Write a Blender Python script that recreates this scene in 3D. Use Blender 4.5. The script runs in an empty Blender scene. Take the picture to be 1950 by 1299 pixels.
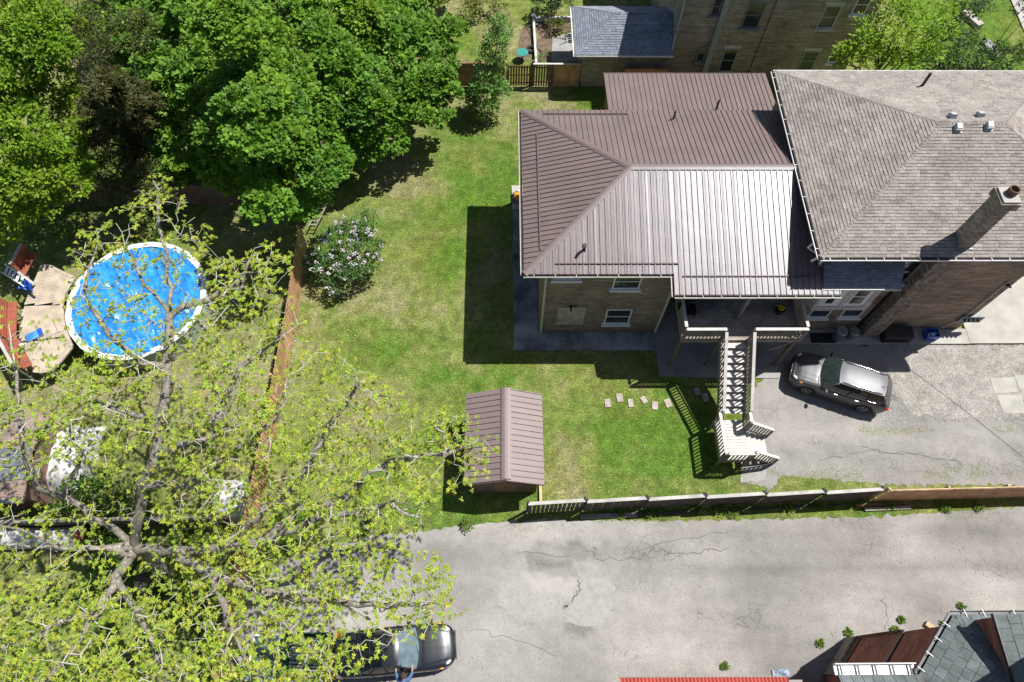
import bpy, bmesh, math, random
import numpy as np
from mathutils import Vector, Matrix
random.seed(7); rng = np.random.default_rng(11)
S = bpy.context.scene
COL = S.collection
# ------------------------------------------------------------------ camera
F = 1300.; CX = 975.; CY = 649.5; H = 31.
dn = np.array([963-CX, -(1310-CY), -F]); dn /= np.linalg.norm(dn); up_ = -dn
yv = np.array([958-CX, 1900+CY, -F]); yv -= up_*(yv@up_); yv /= np.linalg.norm(yv)
R = np.array([np.cross(yv, up_), yv, up_])
cam = bpy.data.cameras.new('camera'); cam.sensor_width = 36; cam.lens = 24.0; cam.clip_end = 2000
co = bpy.data.objects.new('camera', cam); COL.objects.link(co)
M4 = Matrix.Identity(4)
for i in range(3):
    for j in range(3): M4[i][j] = R[i][j]
M4.translation = (0, 0, H); co.matrix_world = M4; S.camera = co
# ------------------------------------------------------------------ sky, sun, exposure
SUN = np.array([.485, .255, 1.0])
EL = math.atan2(1, math.hypot(.485, .255)); AZ = math.atan2(.485, .255)
w = bpy.data.worlds.new('World'); S.world = w; w.use_nodes = True
nt = w.node_tree; bg = nt.nodes['Background']
sk = nt.nodes.new('ShaderNodeTexSky'); sk.sky_type = 'NISHITA'; sk.sun_disc = False
sk.sun_elevation = EL; sk.sun_rotation = AZ
nt.links.new(sk.outputs[0], bg.inputs[0]); bg.inputs[1].default_value = .058
sl = bpy.data.lights.new('sun', 'SUN'); sl.energy = 4.6; sl.angle = math.radians(.53); sl.color = (1, .978, .945)
so = bpy.data.objects.new('sun', sl); COL.objects.link(so)
so.rotation_euler = Vector(SUN).to_track_quat('Z', 'Y').to_euler(); so.location = (0, 0, 60)
S.view_settings.view_transform = 'Standard'; S.view_settings.look = 'None'
S.view_settings.exposure = .65; S.view_settings.gamma = 1
# ------------------------------------------------------------------ helpers
def ray(px, py): return R @ np.array([px-CX, -(py-CY), -F])
def P(px, py, z=0.):
    r = ray(px, py); return np.array([0, 0, H]) + r*((z-H)/r[2])
def PY(px, py, y0):
    r = ray(px, py); return np.array([0, 0, H]) + r*(y0/r[1])
def Q(wd):
    c = R.T @ (np.array(wd, float)-np.array([0, 0, H])); return np.array([CX+F*c[0]/-c[2], CY-F*c[1]/-c[2]])
def fbm(x, y, sc, octv=4, seed=0):
    out = np.zeros_like(x, dtype=float); amp = 1.; tot = 0
    for o in range(octv):
        g = np.random.default_rng(seed*31+o).random((256, 256))
        X = x/sc*2**o+1000; Y = y/sc*2**o+1000
        xi = np.floor(X).astype(int); yi = np.floor(Y).astype(int); fx = X-xi; fy = Y-yi
        fx = fx*fx*(3-2*fx); fy = fy*fy*(3-2*fy)
        a = g[xi % 256, yi % 256]; b = g[(xi+1) % 256, yi % 256]; c = g[xi % 256, (yi+1) % 256]; d = g[(xi+1) % 256, (yi+1) % 256]
        out += amp*((a*(1-fx)+b*fx)*(1-fy)+(c*(1-fx)+d*fx)*fy); tot += amp; amp *= .55
    return out/tot
ORG = {}
def root(name, label, cat, loc=(0, 0, 0), rz=0, group=None):
    o = bpy.data.objects.new(name, None); COL.objects.link(o); o.empty_display_size = .2
    o.location = tuple(float(v) for v in loc); o.rotation_euler = (0, 0, rz)
    o['label'] = label; o['category'] = cat
    if group: o['group'] = group
    ORG[o.name] = np.array(loc, float) if rz == 0 else np.zeros(3)
    return o
def tag(o, label=None, cat=None, group=None, kind=None):
    if label: o['label'] = label
    if cat: o['category'] = cat
    if group: o['group'] = group
    if kind: o['kind'] = kind
    return o
class MB:
    def __init__(s): s.v = []; s.f = []; s.c = []; s.col = None
    def add(s, vs, fs, c=None):
        n = len(s.v); s.v += [tuple(map(float, p)) for p in vs]; s.f += [tuple(i+n for i in f) for f in fs]
        if c is not None: s.c += [c]*len(fs)
        return s
    def box(s, lo, hi, c=None):
        x0, y0, z0 = lo; x1, y1, z1 = hi
        return s.add([(x0, y0, z0), (x1, y0, z0), (x1, y1, z0), (x0, y1, z0), (x0, y0, z1), (x1, y0, z1), (x1, y1, z1), (x0, y1, z1)],
            [(3, 2, 1, 0), (4, 5, 6, 7), (0, 1, 5, 4), (1, 2, 6, 5), (2, 3, 7, 6), (3, 0, 4, 7)], c)
    def rbox(s, ctr, size, rz=0, ry=0, rx=0):
        m = Matrix.Rotation(rz, 3, 'Z') @ Matrix.Rotation(ry, 3, 'Y') @ Matrix.Rotation(rx, 3, 'X')
        a, b, c = [v/2 for v in size]
        vs = [Vector(ctr)+m@Vector((sx*a, sy*b, sz*c)) for sz in (-1, 1) for sx, sy in ((-1, -1), (1, -1), (1, 1), (-1, 1))]
        return s.add(vs, [(3, 2, 1, 0), (4, 5, 6, 7), (0, 1, 5, 4), (1, 2, 6, 5), (2, 3, 7, 6), (3, 0, 4, 7)])
    def bar(s, p0, p1, wd, ht, upv=(0, 0, 1)):
        p0 = np.array(p0, float); p1 = np.array(p1, float); d = p1-p0; d /= np.linalg.norm(d)
        u = np.array(upv, float)
        if abs(d@u) > .98: u = np.array([0, 1., 0])
        a = np.cross(d, u); a /= np.linalg.norm(a); b = np.cross(a, d)
        vs = [p+a*sx*wd/2+b*sy*ht/2 for p in (p0, p1) for sx, sy in ((-1, -1), (1, -1), (1, 1), (-1, 1))]
        return s.add(vs, [(0, 1, 2, 3), (7, 6, 5, 4), (4, 5, 1, 0), (5, 6, 2, 1), (6, 7, 3, 2), (7, 4, 0, 3)])
    def tube(s, pts, rad, n=8, caps=True):
        pts = [np.array(p, float) for p in pts]
        if np.isscalar(rad): rad = [rad]*len(pts)
        b0 = len(s.v); vs = []; a = None
        for i, p in enumerate(pts):
            d = pts[min(i+1, len(pts)-1)]-pts[max(i-1, 0)]; d = d/(np.linalg.norm(d)+1e-9)
            if a is None: a = np.cross(d, (0, 0, 1.) if abs(d[2]) < .9 else (1., 0, 0))
            a = a-d*(a@d); a /= np.linalg.norm(a)+1e-9; b = np.cross(d, a)
            for k in range(n):
                t = 2*math.pi*k/n; vs.append(p+rad[i]*(a*math.cos(t)+b*math.sin(t)))
        fs = [(i*n+k, i*n+(k+1) % n, (i+1)*n+(k+1) % n, (i+1)*n+k) for i in range(len(pts)-1) for k in range(n)]
        if caps: fs += [tuple(range(n-1, -1, -1)), tuple((len(pts)-1)*n+k for k in range(n))]
        return s.add(vs, fs)
    def cyl(s, c, r, h, n=16, r2=None):
        c = np.array(c, float); return s.tube([c, c+(0, 0, h)], [r, r if r2 is None else r2], n)
    def ell(s, c, rad, nu=12, nv=8, m=None):
        vs = []; c = np.array(c, float)
        for j in range(nv+1):
            ph = math.pi*j/nv
            for i in range(nu):
                t = 2*math.pi*i/nu
                q = Vector((rad[0]*math.sin(ph)*math.cos(t), rad[1]*math.sin(ph)*math.sin(t), rad[2]*math.cos(ph)))
                if m: q = m@q
                vs.append(c+np.array(q))
        return s.add(vs, [(j*nu+i, (j+1)*nu+i, (j+1)*nu+(i+1) % nu, j*nu+(i+1) % nu) for j in range(nv) for i in range(nu)])
    def prism(s, poly, z0, z1):
        n = len(poly); vs = [(x, y, z0) for x, y in poly]+[(x, y, z1) for x, y in poly]
        return s.add(vs, [tuple(range(n-1, -1, -1)), tuple(range(n, 2*n))]+[(i, (i+1) % n, n+(i+1) % n, n+i) for i in range(n)])
    def slab(s, pts, th):
        """polygon in space (ccw from above), thickened downwards"""
        n = len(pts); pts = [np.array(p, float) for p in pts]
        vs = pts+[p-np.array([0, 0, th]) for p in pts]
        return s.add(vs, [tuple(range(n)), tuple(range(2*n-1, n-1, -1))]+[(i, n+i, n+(i+1) % n, (i+1) % n) for i in range(n)])
    def grid(s, fn, nu, nv):
        vs = [fn(i/nu, j/nv) for j in range(nv+1) for i in range(nu+1)]
        return s.add(vs, [(j*(nu+1)+i, j*(nu+1)+i+1, (j+1)*(nu+1)+i+1, (j+1)*(nu+1)+i) for j in range(nv) for i in range(nu)])
    def build(s, name, mt, parent=None, smooth=False, kind=None, label=None):
        me = bpy.data.meshes.new(name); v = np.array(s.v, float)
        if parent is not None: v = v-ORG.get(parent.name, np.zeros(3))
        me.from_pydata(v.tolist(), [], s.f); me.materials.append(mt)
        if s.c:
            a = me.attributes.new('tone', 'FLOAT', 'FACE'); a.data.foreach_set('value', np.array(s.c, 'f'))
        if smooth: me.polygons.foreach_set('use_smooth', [True]*len(me.polygons))
        o = bpy.data.objects.new(name, me); COL.objects.link(o)
        if parent is not None: o.parent = parent; ORG[o.name] = ORG.get(parent.name, np.zeros(3))
        if kind: o['kind'] = kind
        if label: o['label'] = label
        return o
def npmesh(name, V, Fc, mt, parent=None, colr=None, kind=None, smooth=False):
    me = bpy.data.meshes.new(name)
    V = np.asarray(V, float)
    if parent is not None: V = V-ORG.get(parent.name, np.zeros(3))
    k = Fc.shape[1]; n = len(Fc)
    me.vertices.add(len(V)); me.vertices.foreach_set('co', V.astype('f').ravel())
    me.loops.add(n*k); me.loops.foreach_set('vertex_index', Fc.astype('i').ravel())
    me.polygons.add(n); me.polygons.foreach_set('loop_start', np.arange(0, n*k, k, dtype='i'))
    me.materials.append(mt)
    if colr is not None:
        a = me.attributes.new('col', 'FLOAT_COLOR', 'POINT')
        a.data.foreach_set('color', np.c_[colr, np.ones(len(colr))].astype('f').ravel())
    me.update(calc_edges=True)
    if smooth: me.polygons.foreach_set('use_smooth', [True]*n)
    o = bpy.data.objects.new(name, me); COL.objects.link(o)
    if parent is not None: o.parent = parent; ORG[o.name] = ORG.get(parent.name, np.zeros(3))
    if kind: o['kind'] = kind
    return o
# ------------------------------------------------------------------ materials
def mat(name, c, r=.8, m=0., var=.2, sc=4., fine=.12, fsc=40., bump=0., bsc=60., attr=None, c2=None, stretch=(1, 1, 1), spec=.5, tone=False, transl=0., coat=0.):
    mt = bpy.data.materials.new(name); mt.use_nodes = True; t = mt.node_tree; N = t.nodes; L = t.links
    b = N['Principled BSDF']; b.inputs['Roughness'].default_value = r; b.inputs['Metallic'].default_value = m
    b.inputs['Specular IOR Level'].default_value = spec
    if coat: b.inputs['Coat Weight'].default_value = coat; b.inputs['Coat Roughness'].default_value = .05
    g = N.new('ShaderNodeNewGeometry'); mp = N.new('ShaderNodeMapping'); mp.inputs['Scale'].default_value = stretch
    L.new(g.outputs['Position'], mp.inputs[0])
    def mx(mode, fac, a, bb):
        n = N.new('ShaderNodeMix'); n.data_type = 'RGBA'; n.blend_type = mode
        for k, val in ((0, fac), (6, a), (7, bb)):
            if hasattr(val, 'is_output'): L.new(val, n.inputs[k])
            elif k == 0: n.inputs[0].default_value = val
            else: n.inputs[k].default_value = (*val, 1)
        return n.outputs[2]
    def noise(scale, det=4):
        n = N.new('ShaderNodeTexNoise'); n.inputs['Scale'].default_value = scale; n.inputs['Detail'].default_value = det
        L.new(mp.outputs[0], n.inputs['Vector']); return n.outputs[0]
    def ramp(sock, lo, hi, a, bb):
        n = N.new('ShaderNodeMapRange'); n.inputs[1].default_value = lo; n.inputs[2].default_value = hi; n.inputs[3].default_value = a; n.inputs[4].default_value = bb
        L.new(sock, n.inputs[0]); return n.outputs[0]
    if attr:
        an = N.new('ShaderNodeAttribute'); an.attribute_name = attr; cur = an.outputs['Color']
    else: cur = None
    n1 = noise(sc)
    if cur is None:
        cc2 = c2 if c2 else tuple(min(1, v*(1-var*1.6)) for v in c)
        cur = mx('MIX', ramp(n1, .35, .68, 0, 1), c, cc2)
    else: cur = mx('MULTIPLY', 1., cur, mx('MIX', ramp(n1, .3, .7, 0, 1), (1+var*.5,)*3, (1-var,)*3))
    if fine:
        cur = mx('MULTIPLY', 1., cur, mx('MIX', ramp(noise(fsc, 3), .3, .7, 0, 1), (1+fine,)*3, (1-fine*1.5,)*3))
    if tone:
        an = N.new('ShaderNodeAttribute'); an.attribute_name = 'tone'
        cr = N.new('ShaderNodeValToRGB'); e = cr.color_ramp.elements
        for i, (p, q) in enumerate(tone):
            if i < 2: e[i].position = p; e[i].color = (*q, 1)
            else: x = e.new(p); x.color = (*q, 1)
        L.new(an.outputs['Fac'], cr.inputs[0]); cur = mx('MULTIPLY', 1., cur, cr.outputs[0])
    L.new(cur, b.inputs['Base Color'])
    if bump:
        bp = N.new('ShaderNodeBump'); bp.inputs['Strength'].default_value = bump; bp.inputs['Distance'].default_value = .03
        L.new(noise(bsc, 3), bp.inputs['Height']); L.new(bp.outputs[0], b.inputs['Normal'])
    if transl:
        tr = N.new('ShaderNodeBsdfTranslucent'); L.new(cur, tr.inputs[0]); ms = N.new('ShaderNodeMixShader'); ms.inputs[0].default_value = transl
        L.new(b.outputs[0], ms.inputs[1]); L.new(tr.outputs[0], ms.inputs[2]); L.new(ms.outputs[0], N['Material Output'].inputs[0])
    return mt
def brickmat(name, c1, c2, mortar, bw=.21, bh=.072, ms=.012, dirx=(1, 1), stain=.35, msc=.7):
    mt = bpy.data.materials.new(name); mt.use_nodes = True; t = mt.node_tree; N = t.nodes; L = t.links; b = N['Principled BSDF']
    b.inputs['Roughness'].default_value = .9
    g = N.new('ShaderNodeNewGeometry'); sp = N.new('ShaderNodeSeparateXYZ'); L.new(g.outputs['Position'], sp.inputs[0])
    dt = N.new('ShaderNodeVectorMath'); dt.operation = 'DOT_PRODUCT'; dt.inputs[1].default_value = (*dirx, 0); L.new(g.outputs['Position'], dt.inputs[0])
    cb = N.new('ShaderNodeCombineXYZ'); L.new(dt.outputs['Value'], cb.inputs[0]); L.new(sp.outputs[2], cb.inputs[1])
    br = N.new('ShaderNodeTexBrick'); L.new(cb.outputs[0], br.inputs['Vector'])
    br.inputs['Color1'].default_value = (*c1, 1); br.inputs['Color2'].default_value = (*c2, 1); br.inputs['Mortar'].default_value = (*mortar, 1)
    br.inputs['Scale'].default_value = 1; br.inputs['Brick Width'].default_value = bw; br.inputs['Row Height'].default_value = bh
    br.inputs['Mortar Size'].default_value = ms; br.inputs['Bias'].default_value = -.1
    n = N.new('ShaderNodeTexNoise'); n.inputs['Scale'].default_value = msc; n.inputs['Detail'].default_value = 6; n.inputs['Roughness'].default_value = .7
    L.new(g.outputs['Position'], n.inputs['Vector'])
    mr = N.new('ShaderNodeMapRange'); mr.inputs[1].default_value = .3; mr.inputs[2].default_value = .7; mr.inputs[3].default_value = 1-stain; mr.inputs[4].default_value = 1+stain*.5
    L.new(n.outputs[0], mr.inputs[0])
    mp = N.new('ShaderNodeMapping'); mp.inputs['Scale'].default_value = (1.3, 1.3, 11); L.new(g.outputs['Position'], mp.inputs[0])
    n2 = N.new('ShaderNodeTexNoise'); n2.inputs['Scale'].default_value = 1.0; n2.inputs['Detail'].default_value = 3; L.new(mp.outputs[0], n2.inputs['Vector'])
    m2 = N.new('ShaderNodeMapRange'); m2.inputs[1].default_value = .3; m2.inputs[2].default_value = .7; m2.inputs[3].default_value = .62; m2.inputs[4].default_value = 1.3; L.new(n2.outputs[0], m2.inputs[0])
    mm = N.new('ShaderNodeMath'); mm.operation = 'MULTIPLY'; L.new(mr.outputs[0], mm.inputs[0]); L.new(m2.outputs[0], mm.inputs[1]); mr = mm
    m = N.new('ShaderNodeMix'); m.data_type = 'RGBA'; m.blend_type = 'MULTIPLY'; m.inputs[0].default_value = 1
    L.new(br.outputs[0], m.inputs[6]); L.new(mr.outputs[0], m.inputs[7]); L.new(m.outputs[2], b.inputs['Base Color'])
    bp = N.new('ShaderNodeBump'); bp.inputs['Strength'].default_value = .6; bp.inputs['Distance'].default_value = .01; bp.invert = True
    L.new(br.outputs['Fac'], bp.inputs['Height']); L.new(bp.outputs[0], b.inputs['Normal'])
    return mt
m_soil = mat('soil', (.09, .1, .045), .95, sc=.4)
m_lawn = mat('lawn', (.1, .13, .04), .95, attr='col', var=.34, sc=2.6, fine=.34, fsc=11, bump=.4, bsc=30, spec=.1)
m_blade = mat('grass_blade', (.1, .14, .04), .8, attr='col', var=.15, fine=0, transl=.25, spec=.2)
m_asph = mat('asphalt', (.275, .262, .245), .93, attr='col', var=.1, sc=2.2, fine=.15, fsc=28, bump=.35, bsc=45, spec=.2)
def wear(mt, sc=2.6, lo=.52, dark=.62):
    t = mt.node_tree; N = t.nodes; L = t.links; b = N['Principled BSDF']; cur = b.inputs['Base Color'].links[0].from_socket
    g = N.new('ShaderNodeNewGeometry'); ns = N.new('ShaderNodeTexNoise'); ns.inputs['Scale'].default_value = 1.7; L.new(g.outputs['Position'], ns.inputs['Vector'])
    ad = N.new('ShaderNodeVectorMath'); ad.operation = 'MULTIPLY_ADD'; ad.inputs[1].default_value = (.5, .5, 0); L.new(ns.outputs['Color'], ad.inputs[0]); L.new(g.outputs['Position'], ad.inputs[2])
    vo = N.new('ShaderNodeTexVoronoi'); vo.feature = 'DISTANCE_TO_EDGE'; vo.inputs['Scale'].default_value = sc; L.new(ad.outputs[0], vo.inputs['Vector'])
    a = N.new('ShaderNodeMapRange'); a.inputs[1].default_value = .0; a.inputs[2].default_value = .045; a.inputs[3].default_value = 1; a.inputs[4].default_value = 0; L.new(vo.outputs['Distance'], a.inputs[0])
    m = N.new('ShaderNodeMapping'); m.inputs['Scale'].default_value = (.22, .6, 1); L.new(g.outputs['Position'], m.inputs[0]); n2 = N.new('ShaderNodeTexNoise'); n2.inputs['Scale'].default_value = 1; n2.inputs['Detail'].default_value = 5; L.new(m.outputs[0], n2.inputs['Vector'])
    c = N.new('ShaderNodeMapRange'); c.inputs[1].default_value = lo; c.inputs[2].default_value = lo+.12; L.new(n2.outputs[0], c.inputs[0])
    k = N.new('ShaderNodeMath'); k.operation = 'MULTIPLY'; L.new(a.outputs[0], k.inputs[0]); L.new(c.outputs[0], k.inputs[1])
    k2 = N.new('ShaderNodeMath'); k2.operation = 'MULTIPLY_ADD'; k2.inputs[1].default_value = .18; L.new(c.outputs[0], k2.inputs[0]); L.new(k.outputs[0], k2.inputs[2])
    x = N.new('ShaderNodeMix'); x.data_type = 'RGBA'; x.blend_type = 'MULTIPLY'; L.new(k2.outputs[0], x.inputs[0]); L.new(cur, x.inputs[6]); x.inputs[7].default_value = (dark, dark*.99, dark*.98, 1); L.new(x.outputs[2], b.inputs['Base Color'])
wear(m_asph)
m_patch = mat('asphalt_patch', (.34, .325, .30), .93, var=.12, sc=3, fine=.15, fsc=40, bump=.2, spec=.2)
m_patchd = mat('asphalt_dark_patch', (.245, .235, .22), .93, var=.2, sc=3, fine=.2, fsc=40, bump=.3, spec=.2)
m_crack = mat('crack_filler', (.17, .16, .15), .95)
m_grav = mat('gravel', (.37, .345, .31), .95, var=.2, sc=1.6, fine=.28, fsc=22, bump=1., bsc=25, spec=.2)
m_conc = mat('concrete', (.30, .29, .275), .9, var=.22, sc=.9, fine=.1, bump=.15)
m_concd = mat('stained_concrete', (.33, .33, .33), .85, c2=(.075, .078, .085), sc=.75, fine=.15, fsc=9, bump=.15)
m_concl = mat('pale_concrete', (.41, .39, .345), .9, var=.15, sc=1.2, fine=.1)
m_stone = mat('paving_stone', (.42, .36, .3), .9, var=.2, sc=5)
m_roof = mat('brown_metal', (.178, .132, .117), .405, var=.1, sc=.8, fine=.06, fsc=12, bump=.3, bsc=1.1, spec=.78)
m_roof.node_tree.nodes['Principled BSDF'].inputs['Specular Tint'].default_value = (.86, .91, 1, 1)
m_roofs = mat('brown_metal_shed', (.22, .165, .157), .45, var=.06, sc=1.5, fine=.05, bump=.06, bsc=3, spec=.5)
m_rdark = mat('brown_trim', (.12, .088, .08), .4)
m_shing = mat('grey_shingle', (.345, .313, .283), .93, var=.15, sc=1.2, fine=.2, fsc=45, tone=[(0, (.40, .38, .37)), (1, (1.14, 1.14, 1.12)), (.12, (.70, .65, .63)), (.4, (.90, .88, .87)), (.7, (1.02, 1.01, .99))], bump=.5, bsc=90, spec=.2)
m_shbase = mat('shingle_underlay', (.1, .09, .085), .95)
m_shblue = mat('blue_shingle', (.27, .29, .33), .93, var=.12, sc=1.5, fine=.2, fsc=45, tone=[(0, (.42, .44, .48)), (1, (1.15, 1.15, 1.15)), (.12, (.66, .68, .72))], bump=.5, bsc=90, spec=.2)
m_slate = mat('slate', (.13, .15, .145), .75, var=.25, sc=2.5, fine=.15, fsc=25, tone=[(0, (.6, .62, .62)), (1, (1.25, 1.25, 1.25))], bump=.3, bsc=20)
m_white = mat('white_paint', (.78, .78, .76), .5, var=.06, fine=.03)
m_offw = mat('weathered_white', (.55, .56, .53), .6, var=.15, sc=2)
m_cream = mat('cream_trim', (.6, .6, .5), .6, var=.1)
m_glass = mat('window_glass', (.02, .03, .035), .08, var=.0, fine=0, spec=.8)
m_sage = mat('sage_paint', (.36, .4, .34), .7, var=.1)
m_brick = brickmat('brown_brick', (.34, .245, .17), (.2, .145, .105), (.36, .32, .26), ms=.009, stain=.4)
m_brick2 = brickmat('warm_brick', (.42, .30, .20), (.24, .175, .125), (.4, .35, .28), ms=.009, stain=.45, msc=.5)
m_buff = brickmat('buff_brick', (.46, .39, .27), (.31, .26, .18), (.38, .34, .26), stain=.5, msc=.35)
m_red = brickmat('red_brick', (.5, .15, .085), (.3, .09, .055), (.32, .18, .13), dirx=(.63, .77), bw=.26, bh=.09, stain=.4, msc=1.2)
m_chim = brickmat('chimney_brick', (.44, .37, .29), (.3, .25, .195), (.2, .18, .15), bw=.3, bh=.14, ms=.02, stain=.5, msc=1.6)
m_stonew = mat('rough_stone', (.36, .3, .235), .9, var=.4, sc=6, bump=.6, bsc=14)
m_stucco = mat('plaster_patch', (.52, .48, .37), .9, var=.25, sc=2.5)
m_wood = mat('weathered_wood', (.29, .262, .222), .85, var=.2, sc=3, fine=.15, fsc=25)
m_woodw = mat('pale_rail_wood', (.56, .53, .48), .8, var=.15, sc=3)
m_deckd = mat('deck_wood', (.42, .36, .29), .85, var=.25, sc=2, fine=.15, fsc=22)
m_cedar = mat('cedar', (.62, .36, .175), .85, var=.3, sc=2, fine=.2, fsc=25)
m_cedard = mat('aged_cedar', (.25, .14, .075), .85, var=.3, sc=2)
m_brownf = mat('brown_stain_fence', (.2, .125, .085), .85, var=.25, sc=2)
m_tan = mat('tan_fence', (.58, .40, .235), .85, var=.25, sc=2)
m_grayf = mat('grey_fence', (.085, .076, .064), .9, var=.3, sc=3, fine=.15)
m_pdeck = mat('pool_deck_wood', (.50, .41, .31), .85, var=.2, sc=2, fine=.1)
m_redw = mat('red_paint', (.36, .1, .055), .7, var=.25, sc=3)
m_blue = mat('pool_cover', (.035, .30, .80), .28, var=.3, sc=1.8, fine=.1, bump=.6, bsc=4.5, spec=.6)
m_bluep = mat('blue_plastic', (.02, .1, .5), .4)
m_lblue = mat('light_blue_plastic', (.08, .32, .75), .4)
m_teal = mat('teal_plastic', (.03, .25, .22), .5)
m_black = mat('black_plastic', (.012, .013, .014), .5)
m_rubber = mat('rubber', (.02, .02, .02), .85)
m_dark = mat('dark_metal', (.03, .03, .032), .4, m=.6)
m_galv = mat('galvanised', (.4, .41, .42), .4, m=.7)
m_grayp = mat('grey_plastic', (.2, .22, .23), .5)
m_bark = mat('bark', (.31, .275, .225), .95, var=.35, sc=5, fine=.35, fsc=16, bump=1., bsc=14)
m_twig = mat('twig_bark', (.47, .43, .37), .9, var=.2, sc=6)
m_palesheet = mat('pale_sheet', (.35, .42, .55), .5)
m_barkd = mat('dark_bark', (.1, .085, .065), .95, var=.3, sc=3)
m_leaf = mat('leaf', (.06, .13, .02), .5, attr='col', var=.15, sc=2, fine=0, transl=.42, spec=.3)
m_petal = mat('petal', (.66, .56, .64), .8, attr='col', var=.1, fine=0, transl=.2)
m_postw = mat('post_wood', (.17, .14, .105), .85, var=.2)
m_capw = mat('weathered_cap', (.46, .44, .40), .85, var=.2, sc=2)
m_ventg = mat('vent_grey', (.42, .42, .43), .5, var=.05)
m_tarp = mat('tarp', (.56, .55, .53), .5, var=.1, sc=2, bump=.4, bsc=4)
m_redroof = mat('red_metal', (.43, .085, .06), .5, var=.15, sc=2)
m_clay = mat('clay', (.16, .085, .055), .85)
m_orange = mat('orange_plastic', (.75, .27, .02), .5)
m_skin = mat('skin', (.5, .28, .19), .6, var=.05, fine=0)
m_denim = mat('denim', (.07, .13, .27), .9, var=.2, sc=8)
m_darkc = mat('dark_cloth', (.03, .03, .035), .9)
m_hair = mat('hair', (.05, .03, .02), .8)
m_suv = mat('charcoal_paint', (.085, .085, .092), .46, m=.35, var=.0, fine=0, coat=.3)
m_sedan = mat('black_paint', (.012, .014, .018), .3, m=.2, var=.0, fine=0, coat=1.)
m_cglass = mat('car_glass', (.012, .014, .015), .05, var=0, fine=0, spec=.9)
m_wglass = mat('windshield', (.03, .046, .044), .05, var=.3, sc=5, fine=0, spec=.9)
m_wglass2 = mat('pale_windshield', (.13, .18, .2), .06, var=.25, sc=3, fine=0, spec=.9)
m_chrome = mat('chrome', (.7, .7, .72), .15, m=1., var=0, fine=0)
m_rim = mat('alloy', (.5, .5, .52), .3, m=.9, var=0, fine=0)
m_tail = mat('red_lens', (.5, .012, .01), .15, var=0, fine=0)
m_head = mat('clear_lens', (.6, .62, .64), .1, var=0, fine=0)
m_amber = mat('amber_lens', (.7, .25, .02), .2, var=0, fine=0)
m_yellow = mat('yellow_flower', (.7, .5, .02), .8, var=.1, fine=0)
m_mulch = mat('mulch', (.2, .135, .09), .95, var=.35, sc=4, fine=.4, fsc=25)
m_green = mat('green_paint', (.02, .09, .05), .5)
m_wire = mat('wire', (.02, .02, .02), .7)
# ------------------------------------------------------------------ ground
def jag(poly, step=.35, amp=.1, seed=0):
    out = []; rr = np.random.default_rng(seed)
    for i in range(len(poly)):
        a = np.array(poly[i][:2], float); b = np.array(poly[(i+1) % len(poly)][:2], float); L = np.linalg.norm(b-a); n = max(1, int(L/step))
        nrm = np.array([-(b-a)[1], (b-a)[0]])/max(L, 1e-6)
        for k in range(n):
            q = a+(b-a)*k/n
            if 0 < k: q = q+nrm*rr.normal(0, amp)
            out.append(q)
    return out
def inpoly(x, y, poly):
    poly = np.array([p[:2] for p in poly]); ins = np.zeros(x.shape, bool); j = len(poly)-1
    for i in range(len(poly)):
        xi, yi = poly[i]; xj, yj = poly[j]
        c = ((yi > y) != (yj > y)) & (x < (xj-xi)*(y-yi)/(yj-yi+1e-12)+xi); ins ^= c; j = i
    return ins
def sheet(name, poly, z, mt, colfn=None, kind='structure', cell=None, label=None):
    bm = bmesh.new(); vs = [bm.verts.new((p[0], p[1], z)) for p in poly]; f = bm.faces.new(vs)
    bmesh.ops.triangulate(bm, faces=[f])
    if cell:
        xs = [p[0] for p in poly]; ys = [p[1] for p in poly]
        for ax, lo, hi in ((0, min(xs), max(xs)), (1, min(ys), max(ys))):
            k = lo+cell
            while k < hi:
                no = (1, 0, 0) if ax == 0 else (0, 1, 0); cp = (k, 0, 0) if ax == 0 else (0, k, 0)
                bmesh.ops.bisect_plane(bm, geom=bm.verts[:]+bm.edges[:]+bm.faces[:], plane_co=cp, plane_no=no); k += cell
    bmesh.ops.recalc_face_normals(bm, faces=bm.faces[:])
    me = bpy.data.meshes.new(name); bm.to_mesh(me); bm.free(); me.materials.append(mt)
    if me.polygons and me.polygons[0].normal.z < 0: me.flip_normals()
    if colfn:
        v = np.array([q.co[:] for q in me.vertices]); c = colfn(v[:, 0], v[:, 1])
        a = me.attributes.new('col', 'FLOAT_COLOR', 'POINT'); a.data.foreach_set('color', np.c_[c, np.ones(len(c))].astype('f').ravel())
    o = bpy.data.objects.new(name, me); COL.objects.link(o); o['kind'] = kind
    if label: o['label'] = label
    return o
MB().add([(-700, -700, -.03), (700, -700, -.03), (700, 700, -.03), (-700, 700, -.03)], [(0, 1, 2, 3)]).build('terrain', m_soil, kind='structure')
LUSH = [(940, 340, 75, 85, 1.), (850, 510, 42, 30, .9), (900, 720, 130, 25, .8), (1130, 188, 50, 20, 1.), (1200, 850, 110, 60, .6), (1130, 790, 60, 40, .7), (700, 700, 90, 50, .5), (1330, 860, 90, 70, .9), (860, 960, 110, 70, .8),
        (840, 670, 60, 40, .6), (900, 480, 60, 40, .4), (620, 640, 60, 50, .5), (1860, 60, 160, 120, 1.2), (210, 1120, 90, 60, .9), (100, 1220, 160, 120, .9), (1250, 815, 60, 30, .7)]
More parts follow.
